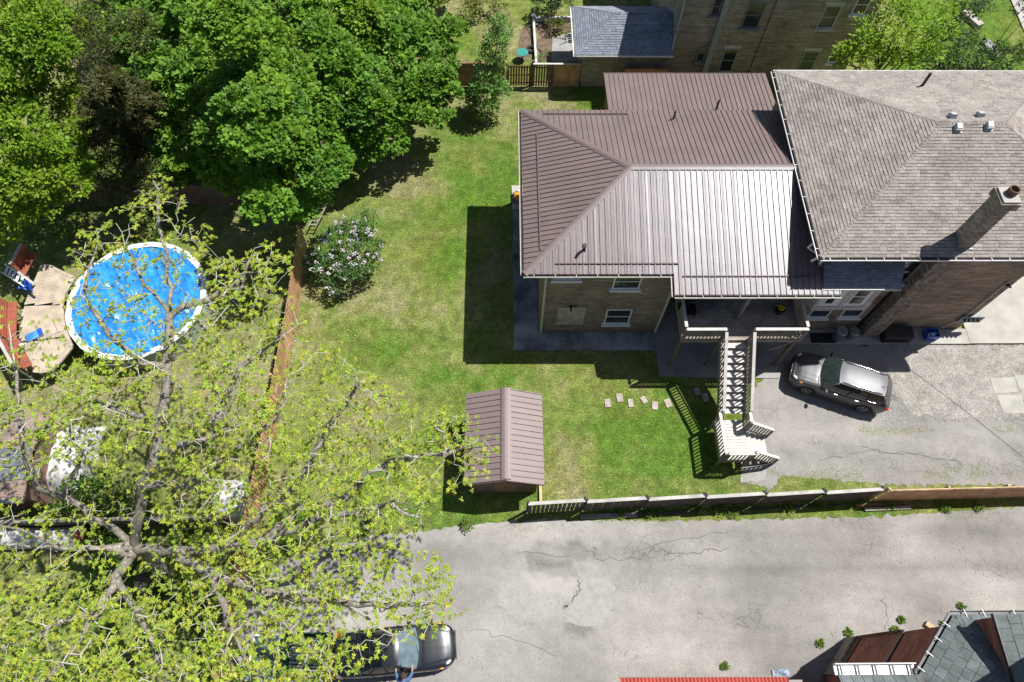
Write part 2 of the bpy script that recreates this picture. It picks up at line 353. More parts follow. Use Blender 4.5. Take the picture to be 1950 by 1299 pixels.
STRAW = [(800, 335, 90, 60, .8), (850, 560, 70, 60, .5), (1080, 745, 80, 35, .9), (1090, 900, 70, 50, .7), (1020, 178, 80, 22, .9), (880, 210, 60, 40, .8), (860, 690, 40, 30, .6), (700, 780, 100, 60, .5), (420, 720, 150, 120, .45), (960, 930, 60, 40, .5), (1600, 915, 300, 22, .6), (520, 900, 100, 120, .5), (950, 60, 40, 60, .6), (470, 600, 110, 150, .5), (230, 720, 220, 50, .4)]
LUSHW = [(P(a, b)[:2], P(a+rx, b)[0]-P(a, b)[0], P(a, b-ry)[1]-P(a, b)[1], k) for a, b, rx, ry, k in LUSH]
STRW = [(P(a, b)[:2], P(a+rx, b)[0]-P(a, b)[0], P(a, b-ry)[1]-P(a, b)[1], k) for a, b, rx, ry, k in STRAW]
def lawncol(x, y):
    n = fbm(x, y, 3.2, 5, 1); n2 = fbm(x, y, .7, 3, 2); wv = fbm(x, y, 1.6, 3, 5)
    d = np.clip((n-.5)*3.2+(n2-.5)*1.9, -1, 1.1)
    for (c, rx, ry, k), s in [(q, -1) for q in LUSHW]+[(q, 1) for q in STRW]:
        r = np.hypot((x-c[0])/rx, (y-c[1])/ry)+(wv-.5)*1.3; d = d+s*k*.85*np.exp(-r**2*1.1)
    d = np.clip(d, -1, 1)
    mid = np.array([.215, .245, .062]); lush = np.array([.115, .2, .026]); straw = np.array([.30, .275, .125])
    c = np.where(d[:, None] > 0, mid+(straw-mid)*d[:, None], mid+(lush-mid)*(-d[:, None]))
    yel = np.clip((fbm(x, y, 2.1, 3, 9)-.55)*5, 0, 1)[:, None]; c = c*(1-.25*yel)+np.array([.19, .18, .03])*.25*yel
    return c*(.62+.44*fbm(x, y, .35, 2, 4))[:, None]*np.array([.97, 1., 1.05])
gx = np.arange(-36, 44.01, .2); gy = np.arange(-6, 48.01, .2); GX, GY = np.meshgrid(gx, gy)
V = np.c_[GX.ravel(), GY.ravel(), (fbm(GX.ravel(), GY.ravel(), 2.5, 2, 7)-.6)*.02]
nx = len(gx); ii, jj = np.meshgrid(np.arange(nx-1), np.arange(len(gy)-1)); b = (jj*nx+ii).ravel()
npmesh('lawn', V, np.c_[b, b+1, b+nx+1, b+nx], m_lawn, colr=lawncol(V[:, 0], V[:, 1]), kind='structure')
ALLEY = [P(812, 1012), P(880, 1000), P(1010, 990), P(1300, 992), P(1650, 985), P(1800, 975), P(1950, 965), (45, 7.9, 0), (45, -12, 0), (-11, -12, 0), P(450, 1120), P(560, 1060), P(700, 1020)]
DRIVE = [P(1412, 918), P(1412, 860), P(1425, 800), P(1440, 730), P(1470, 708), P(1500, 657), P(1950, 657), (45, 15.6, 0), (45, 9.0, 0), P(1950, 925), P(1660, 922), P(1490, 905), P(1470, 930)]
GRAVEL = [P(1690, 690), P(1720, 662), P(1960, 659), (30, 14, 0), (30, 11.5, 0), P(1950, 790), P(1830, 800), P(1740, 790), P(1700, 750)]
DPATCH = [(1060, 1052, 75, 20, .30), (1065, 1086, 45, 14, .28), (1095, 1198, 35, 13, .3), (1330, 1010, 90, 22, .14), (1240, 1050, 60, 16, .14), (1150, 1050, 25, 20, .12), (880, 1060, 120, 25, .1), (1500, 1235, 120, 40, .08), (1300, 1200, 200, 40, .05)]
LPATCH = [(1020, 1125, 70, 35, .13), (1050, 1055, 30, 10, .12), (950, 1200, 80, 50, .08), (1500, 1160, 260, 30, .05), (1270, 1215, 25, 12, .12)]
DPW = [(P(a, b)[:2], P(a+rx, b)[0]-P(a, b)[0], P(a, b-ry)[1]-P(a, b)[1], k) for a, b, rx, ry, k in DPATCH]; LPW = [(P(a, b)[:2], P(a+rx, b)[0]-P(a, b)[0], P(a, b-ry)[1]-P(a, b)[1], -k) for a, b, rx, ry, k in LPATCH]
def alleycol(x, y):
    st = fbm(x*.12, y, 1.3, 4, 21); n = fbm(x, y, 3.0, 4, 22); s = np.clip((st-.5)*2.6, -1, 1); k = np.clip((n-.5)*2.4, -1, 1)
    g = .262+.045*s+.085*k
    band = np.exp(-((y-(4.4+.012*x))/.28)**2)*np.clip((x-3)/6, 0, 1); band2 = np.exp(-((y-(6.0+.012*x))/.3)**2)*np.clip((x-6)/6, 0, 1)*.6
    g = g*(1-.2*band-.16*band2)
    ed = (fbm(x, y, .55, 4, 41)-.5)*1.5; ed2 = fbm(x, y, .3, 3, 42)
    for c, rx, ry, k in DPW+LPW: r = np.hypot((x-c[0])/rx, (y-c[1])/ry)+ed; g = g*(1-k*np.clip((1.15-r)*3.5, 0, 1)*(.6+.7*ed2))
    g = g*.97; return np.c_[g*1.06, g*1.0, g*.92]
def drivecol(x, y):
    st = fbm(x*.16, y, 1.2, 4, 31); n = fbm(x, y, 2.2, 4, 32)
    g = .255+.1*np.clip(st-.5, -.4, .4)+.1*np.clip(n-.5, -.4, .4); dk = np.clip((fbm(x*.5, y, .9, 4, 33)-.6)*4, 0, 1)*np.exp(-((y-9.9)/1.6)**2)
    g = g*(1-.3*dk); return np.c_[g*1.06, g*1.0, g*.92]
sheet('alley', jag(ALLEY, .16, .05, 1), .014, m_asph, alleycol, cell=.22)
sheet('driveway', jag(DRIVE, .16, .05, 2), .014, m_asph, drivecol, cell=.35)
sheet('gravel_area', jag(GRAVEL, .15, .09, 3), .02, m_grav)
def blob(pts, z=0.): return jag([P(a, b) for a, b in pts], .22, .045, int(pts[0][0]))
sheet('asphalt_patch', blob([(1105, 1108), (1150, 1098), (1172, 1120), (1165, 1160), (1140, 1195), (1105, 1192), (1075, 1185), (1085, 1150), (1102, 1130)]), .020, m_patch)
sheet('asphalt_patch', blob([(1410, 920), (1412, 885), (1460, 888), (1458, 915)]), .020, m_patch)
# concrete round the house
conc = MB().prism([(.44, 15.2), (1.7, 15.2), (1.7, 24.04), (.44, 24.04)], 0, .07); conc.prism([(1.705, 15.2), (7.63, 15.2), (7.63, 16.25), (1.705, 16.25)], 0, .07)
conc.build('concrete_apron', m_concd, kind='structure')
MB().prism([(7.64, 13.75), (9.0, 13.7), (13.6, 13.62), (14.3, 15.4), (14.3, 18), (7.64, 18)], 0, .06).build('concrete_patio', m_conc, kind='structure')
MB().prism([(14.32, 15.5), (23.7, 15.5), (23.7, 16.36), (14.32, 16.36)], 0, .12).build('walkway', m_concl, kind='structure')
MB().prism([(23.72, 15.52), (45, 15.6), (45, 19.5), (23.72, 19.5)], 0, .12).build('pavement', m_concl, kind='structure')
p = [P(1050, 118), P(1052, 72), P(1100, 60), P(1150, 60), P(1150, 118)]
MB().prism([(q[0], q[1]) for q in p], 0, .05).build('garden_path', m_conc, kind='structure')
p = [P(1915, -20), P(1950, 62), (48, 38, 0), (48, 48, 0)]
MB().prism([(q[0], q[1]) for q in p], 0, .08).build('sidewalk', m_concl, kind='structure')
sheet('garden_bed', jag([P(1025, 118), P(1022, 40), P(1092, 38), P(1092, 60), P(1052, 66), P(1048, 118)], .3, .08, 5), .01, m_mulch)
sheet('garden_bed', jag([P(985, 118), P(995, 60), P(1012, 30), P(1012, 118)], .3, .1, 6), .01, m_mulch)
MB().prism([tuple(P(a, b)[:2]) for a, b in ((976, 400), (974, 355), (1005, 355), (1005, 400))], 0, .09).build('doorstep_slab', m_concl, kind='structure')
for q in [((1885, 722), (1932, 718), (1938, 747), (1893, 750)), ((1931, 715), (1975, 715), (1978, 742), (1940, 742)), ((1897, 753), (1945, 753), (1952, 788), (1910, 787))]:
    MB().prism([tuple(P(a, b)[:2]) for a, b in q[::-1]], 0, .035).build('concrete_slab', m_concl, kind='structure')
for i, (px, py, rz, wd, ln, lb) in enumerate([(1157, 768, .1, .34, .5, 'leftmost reddish paving stone sunk in the lawn'), (1180, 758, .1, .36, .5, 'pale square paving stone second from the left in the lawn row'), (1201, 768, .05, .3, .5, 'narrow paving stone in the middle of the lawn row'), (1226, 762, .5, .3, .42, 'triangular broken paving stone in the lawn row'), (1247, 773, -.15, .34, .5, 'paving stone tilted beside the railing shadow in the lawn'),
        (1272, 768, .3, .36, .5, 'pink paving stone striped by the railing shadow'), (1327, 746, .2, .3, .42, 'small pink paving stone next to the stair bottom shade'), (1343, 757, .1, .34, .5, 'pink paving stone closest to the wooden stair')]):
    c = P(px, py); MB().rbox((c[0], c[1], .02), (wd*.85, ln*.85, .06), rz).build('paving_stone', m_stone); o = COL.objects[-1]; tag(o, lb, 'paving stone', 'stepping stones across the lawn')
# cracks: thin dark filled seams in the asphalt
mb = MB()
def crack(pts, wd=.03, sub=6, amp=.06):
    pp = []
    for a, b in zip(pts[:-1], pts[1:]):
        a = P(*a)[:2]; b = P(*b)[:2]
        for k in range(sub): pp.append(a+(b-a)*k/sub+rng.normal(0, amp, 2))
    pp.append(P(*pts[-1])[:2])
    for a, b in zip(pp[:-1], pp[1:]):
        d = (b-a)/(np.linalg.norm(b-a)+1e-6); n = np.array([-d[1], d[0]])*wd*.36*rng.uniform(.4, 1.3)
        mb.add([(*(a-n), .030), (*(a+n), .030), (*(b+n), .030), (*(b-n), .030)], [(3, 2, 1, 0)])
for c, wdt in [([(1100, 1108), (1103, 1125), (1085, 1150), (1070, 1160)], .07), ([(985, 1050), (1075, 1060), (1130, 1050)], .03), ([(1130, 1040), (1135, 1065), (1220, 1062), (1245, 1045), (1265, 1050), (1320, 1055), (1390, 1045)], .04), ([(1180, 1065), (1260, 1035), (1400, 1010)], .03),
          ([(1680, 1130), (1690, 1170), (1685, 1200)], .02), ([(1560, 875), (1650, 860), (1750, 865), (1830, 880)], .03), ([(1640, 850), (1700, 868), (1760, 862)], .035), 
          ([(900, 1200), (980, 1215), (1060, 1250)], .02), ]: crack(c, wdt)
mb.build('asphalt_crack', m_crack, kind='stuff')
# grass tufts, dandelions and pebbles (nobody could count them)
HARD = [ALLEY, DRIVE, [(.4, 15.1), (7.7, 15.1), (7.7, 13.6), (14, 13.5), (14.3, 15.4), (46, 15.4), (46, 20), (24, 20), (24, 26.5), (.4, 26.5)], [tuple(P(a, b)) for a, b in ((1048, 120), (1048, 40), (1900, 40), (1700, 130))], [(5.2, 25), (14, 25), (14, 30.3), (5.2, 30.3)]]
def on_grass(x, y):
    ok = np.ones(len(x), bool)
    for p in HARD: ok &= ~inpoly(x, y, p)
    return ok
n = 150000; x = rng.uniform(-24, 14, n); y = rng.uniform(2.5, 36, n); k = on_grass(x, y); x = x[k]; y = y[k]
xe = np.concatenate([rng.uniform(.5, 25, 16000), rng.uniform(11, 25, 9000), rng.uniform(17, 25, 3000)]); ye = np.concatenate([rng.normal(6.75, .28, 16000)+.0*xe[:16000], rng.normal(8.55, .28, 9000), rng.normal(10.9, .15, 3000)])
ye[:16000] += xe[:16000]*.03; ye[16000:25000] += (xe[16000:25000]-11)*.02; ke = (fbm(xe, ye, 1.0, 3, 61) > .5)
x = np.r_[x, xe[ke]]; y = np.r_[y, ye[ke]]
xg = rng.uniform(19, 27, 9000); yg = rng.uniform(11.2, 15.2, 9000); kg = fbm(xg, yg, 1.3, 4, 62) > .6; x = np.r_[x, xg[kg]]; y = np.r_[y, yg[kg]]
n = len(x); th = rng.uniform(0, 6.283, n); hh = rng.uniform(.012, .034, n); ww = rng.uniform(.012, .03, n); ln = rng.uniform(.03, .1, n)
A = np.c_[x-np.sin(th)*ww, y+np.cos(th)*ww, np.zeros(n)+.005]; B = np.c_[x+np.sin(th)*ww, y-np.cos(th)*ww, np.zeros(n)+.005]; T = np.c_[x+np.cos(th)*ln, y+np.sin(th)*ln, hh]
c = lawncol(x, y)*rng.uniform(.85, 1.6, n)[:, None]
npmesh('grass', np.stack([A, B, T], 1).reshape(-1, 3), np.arange(3*n).reshape(-1, 3), m_blade, colr=np.repeat(c, 3, 0), kind='stuff')
nd = 420; x = rng.uniform(-9.5, 12, nd*3); y = rng.uniform(7.5, 33, nd*3); k = on_grass(x, y) & (fbm(x, y, 2.5, 3, 71) > .52); x = x[k][:nd]; y = y[k][:nd]
mb = MB()
for a, b in zip(x, y):
    r = random.uniform(.014, .03); mb.add([(a+r*math.cos(t), b+r*math.sin(t), .06+.01*(t > 3)) for t in np.arange(6)*1.047]+[(a, b, .08)], [(i, (i+1) % 6, 6) for i in range(6)])
mb.build('dandelions', m_yellow, kind='stuff')
mb = MB(); x = rng.uniform(-9.5, 12, 900); y = rng.uniform(7.5, 33, 900); k = on_grass(x, y)
for a, b in zip(x[k][:260], y[k][:260]):
    r = random.uniform(.012, .026); mb.add([(a+r*math.cos(t), b+r*math.sin(t), .05) for t in np.arange(5)*1.257]+[(a, b, .07)], [(i, (i+1) % 5, 5) for i in range(5)])
mb.build('seed_heads', m_tarp, kind='stuff')
n = 5000; x = np.r_[rng.uniform(18, 27, 2500), rng.uniform(-8, 23, 900)]; y = np.r_[rng.uniform(11.3, 15.3, 2500), rng.uniform(-1, 7, 900)]
mb = MB()
for a, b in zip(x, y):
    r = random.uniform(.012, .035); t = random.random()*2; mb.add([(a+r*math.cos(t+q), b+r*math.sin(t+q), .02) for q in (0, 1.6, 3.1, 4.7)]+[(a, b, .02+r*.8)], [(0, 1, 4), (1, 2, 4), (2, 3, 4), (3, 0, 4)])
mb.build('pebbles', m_grav, kind='stuff')
# ------------------------------------------------------------------ roofs: helpers
def metal_panel(a0, a1, b0, b1, mt, parent, minor=True, name='roof_panel'):
    a0, a1, b0, b1 = [np.array(q, float) for q in (a0, a1, b0, b1)]
    n = np.cross(a1-a0, (b0+b1)/2-a0); n /= np.linalg.norm(n)
    if n[2] < 0: n = -n
    e = rng.normal(0, .0018, 2); cr = rng.normal(.002, .002)
    prof = [(0, e[0])]+([(.27, cr), (.30, .006+cr), (.34, .006+cr), (.37, cr)] if minor else [(.4, cr)])+([(.56, cr), (.59, .006+cr), (.63, .006+cr), (.66, cr)] if minor else [])+[(.79, e[1]), (.805, .042), (.94, .042), (.995, 0)]
    vs = [a0+(a1-a0)*t+n*(h+.012) for t, h in prof]+[b0+(b1-b0)*t+n*(h+.012) for t, h in prof]; k = len(prof)
    fs = [(i, i+1, k+i+1, k+i) for i in range(k-1)]
    if (np.cross(vs[1]-vs[0], vs[k]-vs[0]+(vs[2*k-1]-vs[0])*.01))[2] < 0: fs = [f[::-1] for f in fs]
    o = MB().add(vs, fs).build(name, mt, parent); o.data.materials.append(m_rdark); o.data.polygons[k-2].material_index = 1; o.data.polygons[k-4].material_index = 1; return o  # rib sides get the darker trim colour: the ribs' shade painted in
def gutter(p0, p1, out, parent, body, lip, nb, name='gutter'):
    """box gutter along p0-p1; out = outward unit vector"""
    p0 = np.array(p0, float); p1 = np.array(p1, float); o3 = np.array([*out, 0.])
    g = MB(); g.bar(p0+o3*.06-(0, 0, .10), p1+o3*.06-(0, 0, .10), .12, .012); g.bar(p0+o3*.006-(0, 0, .05), p1+o3*.006-(0, 0, .05), .012, .11)
    go = g.build(name, body, parent)
    MB().bar(p0+o3*.125-(0, 0, .05), p1+o3*.125-(0, 0, .05), .022, .07).build('gutter_lip', lip, go)
    for k in range(nb):
        q = p0+(p1-p0)*(k+.5)/nb
        MB().bar(q+o3*.0+(0, 0, .012), q+o3*.13+(0, 0, .012), .022, .012).build('gutter_bracket', lip, go)
    return go
def window(x, z0, z1, wd, ywall, parent, frame=m_white, glass=m_glass, sill=True, face=-1, mid=True, lintel=None):
    """sash window on a wall facing -y"""
    y = ywall
    f = MB(); t = .07
    f.box((x-wd/2, y-.05, z0), (x-wd/2+t, y+.02, z1)); f.box((x+wd/2-t, y-.05, z0), (x+wd/2, y+.02, z1)); f.box((x-wd/2+t, y-.05, z1-t), (x+wd/2-t, y+.02, z1)); f.box((x-wd/2+t, y-.05, z0), (x+wd/2-t, y+.02, z0+t))
    if mid: f.box((x-wd/2+t, y-.045, (z0+z1)/2-.025), (x+wd/2-t, y+.02, (z0+z1)/2+.025))
    fo = f.build('window', frame, parent)
    MB().box((x-wd/2+t, y-.02, z0+t), (x+wd/2-t, y-.008, z1-t)).build('pane', glass, fo)
    if sill: MB().box((x-wd/2-.1, y-.16, z0-.14), (x+wd/2+.1, y+.02, z0-.004)).build('sill', frame, fo)
    if lintel: MB().box((x-wd/2-.08, y-.03, z1+.004), (x+wd/2+.08, y+.02, z1+.2)).build('lintel', lintel, fo)
    return fo
SH = []
def shingles(poly, u, v, parent, mt, expo=.145, wr=(.18, .36), nobj=0, thick=.026, name='shingle', stuffname='shingles', gap=.01, band=.62):
    """shingle courses on the plane polygon (3D, convex); u eave direction, v upslope"""
    poly = [np.array(q, float) for q in poly]; o = poly[0]; u = np.array(u, float); v = np.array(v, float); u /= np.linalg.norm(u); v /= np.linalg.norm(v); n = np.cross(u, v)
    pu = [((q-o)@u, (q-o)@v) for q in poly]; vmax = max(q[1] for q in pu); items = []
    j = 0
    while j*expo < vmax-.02:
        v0 = j*expo; vm = min(v0+expo*.5, vmax-.001); xs = []
        for (x0, y0), (x1, y1) in zip(pu, pu[1:]+pu[:1]):
            if (y0 <= vm < y1) or (y1 <= vm < y0): xs.append(x0+(x1-x0)*(vm-y0)/(y1-y0))
        if len(xs) >= 2:
            a, b = min(xs), max(xs); x = a-rng.uniform(0, wr[0])
            while x < b:
                x2 = x+rng.uniform(*wr); l, r_ = max(x, a), min(x2, b)
                if r_-l > .03: items.append((l+gap/2, r_-gap/2, v0, v0+expo+.03, rng.uniform(.7, 1.25)*thick))
                x = x2
        j += 1
    def geo(it, band):
        l, r_, v0, v1, t = it; v1 = min(v1, vmax)
        q = [o+u*l+v*v0+n*t, o+u*r_+v*v0+n*t, o+u*r_+v*v1+n*.004, o+u*l+v*v1+n*.004, o+u*l+v*v0-n*.004, o+u*r_+v*v0-n*.004]
        f = [(0, 1, 2, 3), (4, 5, 1, 0), (4, 0, 3), (5, 2, 1)]
        if band:
            va, vb = v0+expo*.74, v0+expo*1.02; e = (v1-v0); ha = t+(.004-t)*(va-v0)/e+.002; hb = t+(.004-t)*(vb-v0)/e+.002; d = min(.03, (r_-l)*.1)
            q += [o+u*(l+d)+v*va+n*ha, o+u*(r_-d)+v*va+n*ha, o+u*(r_-d)+v*vb+n*hb, o+u*(l+d)+v*vb+n*hb]; f = f+[(6, 7, 8, 9)]
        return q, f
    def tone(it):
        c = o+u*it[0]+v*it[2]; return float(.13+.87*np.clip(.5+rng.normal(0, .2)+(fbm(np.array([c[0]]), np.array([c[1]+c[2]]), .8, 3, 5)[0]-.5)*.4, 0, 1))
    def inview(it):
        c = o+u*(it[0]+it[1])/2+v*it[2]; q = Q(c); return -5 < q[0] < 1955 and -5 < q[1] < 1304
    vis = [i for i in range(len(items)) if inview(items[i])]
    def size(i):
        it = items[i]; c = o+u*it[0]+v*it[2]; return -(it[1]-it[0])/np.linalg.norm(c-np.array([0, 0, H]))
    sel = set(sorted(vis, key=size)[:nobj])
    rest = MB()
    for i, it in enumerate(items):
        q, f = geo(it, band and rng.random() < band); mb = MB() if i in sel else rest; mb.add(q, f, tone(it))
        if len(f) == 5: mb.c[-1] = float(rng.uniform(0, .08))
        if i in sel: mb.build(name, mt, parent)
    if rest.v: rest.build(stuffname, mt, parent, kind='stuff')
def caps(p0, p1, parent, mt, n, wd=.3, name='hip_cap'):
    p0 = np.array(p0, float); p1 = np.array(p1, float); d = (p1-p0)/np.linalg.norm(p1-p0); s = np.cross(d, (0, 0, 1)); s /= np.linalg.norm(s); L = np.linalg.norm(p1-p0)/n
    for k in range(n):
        a = p0+d*L*k; b = a+d*L*1.35; t = .045; q = [a+s*wd/2-(0, 0, .035), a+(0, 0, t), a-s*wd/2-(0, 0, .035), b+s*wd/2*.9-(0, 0, .05), b+(0, 0, t-.02), b-s*wd/2*.9-(0, 0, .05), a-(0, 0, .05)]
        MB().add(q, [(0, 1, 4, 3), (1, 2, 5, 4), (0, 6, 1), (1, 6, 2)], float(rng.uniform(.15, .75))).build(name, mt, parent)
def vent_pipe(base, h, r, mt, parent, elbow=False):
    b = np.array(base, float); pb = MB(); pb.cyl(b-(0, 0, .1), r*1.9, .14, 14, r*1.2); pb.tube([b, b+(0, 0, h)], r, 12)
    if elbow: pb.tube([b+(0, 0, h), b+(-.04, -.08, h+.1), b+(-.1, -.2, h+.06)], r*1.15, 12)
    return pb.build('vent_pipe', mt, parent)
# ------------------------------------------------------------------ brown brick house wing
SB = .2816
zf = lambda y: 5.8+(y-16.07)*SB
zb = lambda y: 5.8+(25.75-y)*SB
hs = root('brick_house', 'two-storey brown brick house wing under a brown ribbed metal hip roof', 'house', (7, 20, 0))
MB().prism([(1.726, 16.28), (7.72, 16.28), (7.72, 18.4), (13.68, 18.4), (13.68, 25.3), (1.726, 25.3)], 0, 5.62).build('wall', m_brick, hs)
rf = MB(); RX = 13.68
A_, B_, C_, D_ = (.83, 16.07, 5.8), (RX, 16.07, 5.8), (RX, 25.75, 5.8), (.83, 25.75, 5.8); E_, G_ = (5.67, 20.91, zf(20.91)), (RX, 20.91, zf(20.91))
dz = np.array([0, 0, -.14]); top = [np.array(q) for q in (A_, B_, C_, D_, E_, G_)]
rf.add(top+[q+dz for q in top[:4]], [(0, 1, 5, 4), (1, 2, 5), (2, 3, 4, 5), (3, 0, 4), (9, 8, 7, 6), (0, 6, 7, 1), (1, 7, 8, 2), (2, 8, 9, 3), (3, 9, 6, 0)])
pz = zf(15.17); rf.slab([(7.4, 15.17, pz), (14.62, 15.17, pz), (14.62, 16.068, zf(16.068)), (7.4, 16.068, zf(16.068))], .14)
rfo = rf.build('roof', m_rdark, hs)
wp = .262
def strips(a, b, st):
    n = int(round((b-a)/st)); e = np.linspace(a, b, n+1); return list(zip(e[:-1], e[1:]))
for x0, x1 in strips(.83, 7.38, wp)+strips(7.38, 14.62, wp):
    ye = 16.07 if x1 < 7.39 else 15.17
    t0, t1 = [min(20.91, 16.07+(q-.83)) if q < 13.69 else 16.36 for q in (x0, x1)]
    if x1 > 13.69: t0 = t1 = 16.36
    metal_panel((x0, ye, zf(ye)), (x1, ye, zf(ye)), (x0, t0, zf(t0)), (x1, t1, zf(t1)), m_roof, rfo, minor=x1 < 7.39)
for x0, x1 in strips(.83, 13.68, wp):
    t0, t1 = [max(20.91, 25.75-(q-.83)) for q in (x0, x1)]
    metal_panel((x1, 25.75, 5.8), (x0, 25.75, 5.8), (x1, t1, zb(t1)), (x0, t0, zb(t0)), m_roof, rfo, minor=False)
for y0, y1 in strips(16.07, 25.75, wp):
    f = lambda y: .83+min(y-16.07, 25.75-y)
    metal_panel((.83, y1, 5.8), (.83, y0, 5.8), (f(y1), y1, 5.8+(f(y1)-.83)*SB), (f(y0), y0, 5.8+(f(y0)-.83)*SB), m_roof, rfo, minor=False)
def ridge_cap(p0, p1, wd, mt, parent, nm='ridge_cap', dropz=.05):
    p0 = np.array(p0, float); p1 = np.array(p1, float); d = p1-p0; d /= np.linalg.norm(d); s = np.cross(d, (0, 0, 1)); s /= np.linalg.norm(s); up = (0, 0, .055)
    pr = [(-wd/2, -dropz+.03), (-wd/2, -dropz+.045), (-.06, .05), (.06, .05), (wd/2, -dropz+.045), (wd/2, -dropz+.03)]
    vs = [p+s*a+np.array([0, 0, b+.012]) for p in (p0, p1) for a, b in pr]
    MB().add(vs, [(i+1, i, 6+i, 7+i) for i in range(5)]+[tuple(range(6)), tuple(range(11, 5, -1))]).build(nm, mt, parent)
ridge_cap(E_, (13.66, 20.91, zf(20.91)), .36, m_roof, rfo, dropz=.04); ridge_cap(A_, E_, .34, m_roof, rfo, 'hip_cap'); ridge_cap(D_, E_, .34, m_roof, rfo, 'hip_cap')
def snowbar(p0, p1): MB().bar(p0, p1, .05, .05).build('snow_rail', m_rdark, rfo)
snowbar((1.9, 25.35, zb(25.35)+.06), (6.1, 25.35, zb(25.35)+.06)); snowbar((1.55, 24.0, 5.8+.72*SB+.06), (1.55, 17.2, 5.8+.72*SB+.06)); snowbar((2.2, 16.5, zf(16.5)+.06), (7.6, 16.5, zf(16.5)+.06)); snowbar((7.75, 15.95, zf(15.95)+.06), (13.6, 15.95, zf(15.95)+.06))
gutter((.80, 16.05, 5.8), (7.26, 16.05, 5.8), (0, -1), rfo, m_rdark, m_cream, 7); gutter((7.37, 15.14, pz), (14.64, 15.14, pz), (0, -1), rfo, m_rdark, m_cream, 9); gutter((.81, 25.75, 5.8), (.81, 16.05, 5.8), (-1, 0), rfo, m_rdark, m_cream, 0); gutter((7.37, 16.0, 5.79), (7.37, 15.1, pz), (-1, 0), rfo, m_rdark, m_cream, 0)
c = P(1112, 478, 6.05); vent_pipe((c[0], c[1], zf(c[1])), .42, .06, m_black, rfo, True)
c = P(1282, 228, 6.0); vent_pipe((c[0], c[1], zb(c[1])), .55, .05, m_black, rfo)
window(5.55, .95, 2.35, 1.25, 16.28, hs, lintel=None); window(5.5, 4.30, 5.5, 1.25, 16.28, hs); window(2.75, 5.12, 5.6, 1.2, 16.28, hs)
MB().box((2.55, 16.262, .8), (3.9, 16.3, 2.5)).build('plaster_patch', m_stucco, hs)
t = MB(); c = PY(1087, 582, 16.28); t.tube([(c[0], 16.28, c[2]), (c[0], 16.1, c[2]), (c[0], 16.06, c[2]-.15)], .05, 8); t.box((c[0]-.12, 16.24, c[2]-.05), (c[0]+.3, 16.275, c[2]+.02)); t.build('wall_vent', m_black, hs)
MB().bar((1.82, 16.2, 5.65), (1.82, 16.2, .1), .1, .08, (0, 1, 0)).build('downspout', m_cream, hs); MB().bar((7.66, 16.2, 5.6), (7.66, 16.2, .1), .1, .08, (0, 1, 0)).build('downspout', m_cream, hs)
MB().box((9.3, 18.36, 3.1), (10.2, 18.4, 5.15)).build('door', m_sage, hs); window(11.8, 3.9, 5.1, 1.2, 18.4, hs)
# ------------------------------------------------------------------ low rear addition
ad = root('house_addition', 'low rear addition with flat brown ribbed metal roof behind the brick wing', 'house', (9.5, 28, 0))
zl = lambda y: 3.98+(30.36-y)*.12
MB().prism([(5.75, 25.32), (13.6, 25.32), (13.6, 30.1), (5.75, 30.1)], 0, 3.9).build('wall', m_cedard, ad)
ro = MB().slab([(5.47, 30.36, zl(30.36)), (5.47, 25.32, zl(25.32)), (14.5, 25.32, zl(25.32)), (14.5, 30.36, zl(30.36))], .12).build('roof', m_rdark, ad)
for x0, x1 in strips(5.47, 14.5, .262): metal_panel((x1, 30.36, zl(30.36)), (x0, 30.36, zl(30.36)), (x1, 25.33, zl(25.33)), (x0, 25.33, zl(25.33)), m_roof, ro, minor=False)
c = P(1364, 207, 4.5); vent_pipe((c[0], c[1], zl(c[1])), .75, .055, m_black, ad)
MB().bar((5.47, 30.4, zl(30.4)-.02), (14.5, 30.4, zl(30.4)-.02), .06, .08).build('drip_edge', m_rdark, ad)
# ------------------------------------------------------------------ grey shingled house
SG = .383
gz = lambda d: 7.28+SG*d
gh = root('shingled_house', 'tall brown brick house with grey shingle hip roof at the right edge', 'house', (19, 21, 0))
MB().prism([(13.72, 16.4), (23.35, 16.4), (23.35, 19.1), (26.4, 19.1), (26.4, 26.4), (13.72, 26.4)], 0, 7.12).build('wall', m_brick2, gh)
gl, gf, gb = 13.2, 15.95, 26.87; hd = (gb-gf)/2; ym = gf+hd; ax = gl+hd; rx = 21.40; gr = rx+hd
rp = dict(a=(gl, gf, 7.28), b=(23.75, gf, 7.28), c=(23.75, gf+(rx+hd-23.75), gz(rx+hd-23.75)), d=(rx, ym, gz(hd)), e=(ax, ym, gz(hd)), f=(gl, gb, 7.28), g=(gr, gb, 7.28), h=(gr, 19.03, 7.28), i=(23.75, 19.03, gz(gr-23.75)))
rm = MB(); rm.slab([rp['a'], rp['b'], rp['c'], rp['d'], rp['e']], .12); rm.slab([rp['f'], rp['a'], rp['e']], .12); rm.slab([rp['g'], rp['f'], rp['e'], rp['d']], .12); rm.slab([rp['c'], rp['h'], rp['g'], rp['d']], .12); rm.slab([(23.7, 16, 7.2), (23.75, 16, 7.2), rp['c'], (23.7, 19.03, 8.3)], .1)
gro = rm.build('roof', m_shbase, gh)
cs = 1/math.hypot(1, SG); 
shingles([rp['a'], rp['b'], rp['c'], rp['d'], rp['e']], (1, 0, 0), (0, 1, SG), gro, m_shing, nobj=170)
shingles([rp['f'], rp['a'], rp['e']], (0, -1, 0), (1, 0, SG), gro, m_shing, nobj=125)
shingles([rp['g'], rp['f'], rp['e'], rp['d']], (-1, 0, 0), (0, -1, SG), gro, m_shing, nobj=0)
shingles([rp['h'], rp['g'], rp['d'], rp['c']], (0, 1, 0), (-1, 0, SG), gro, m_shing, nobj=0)
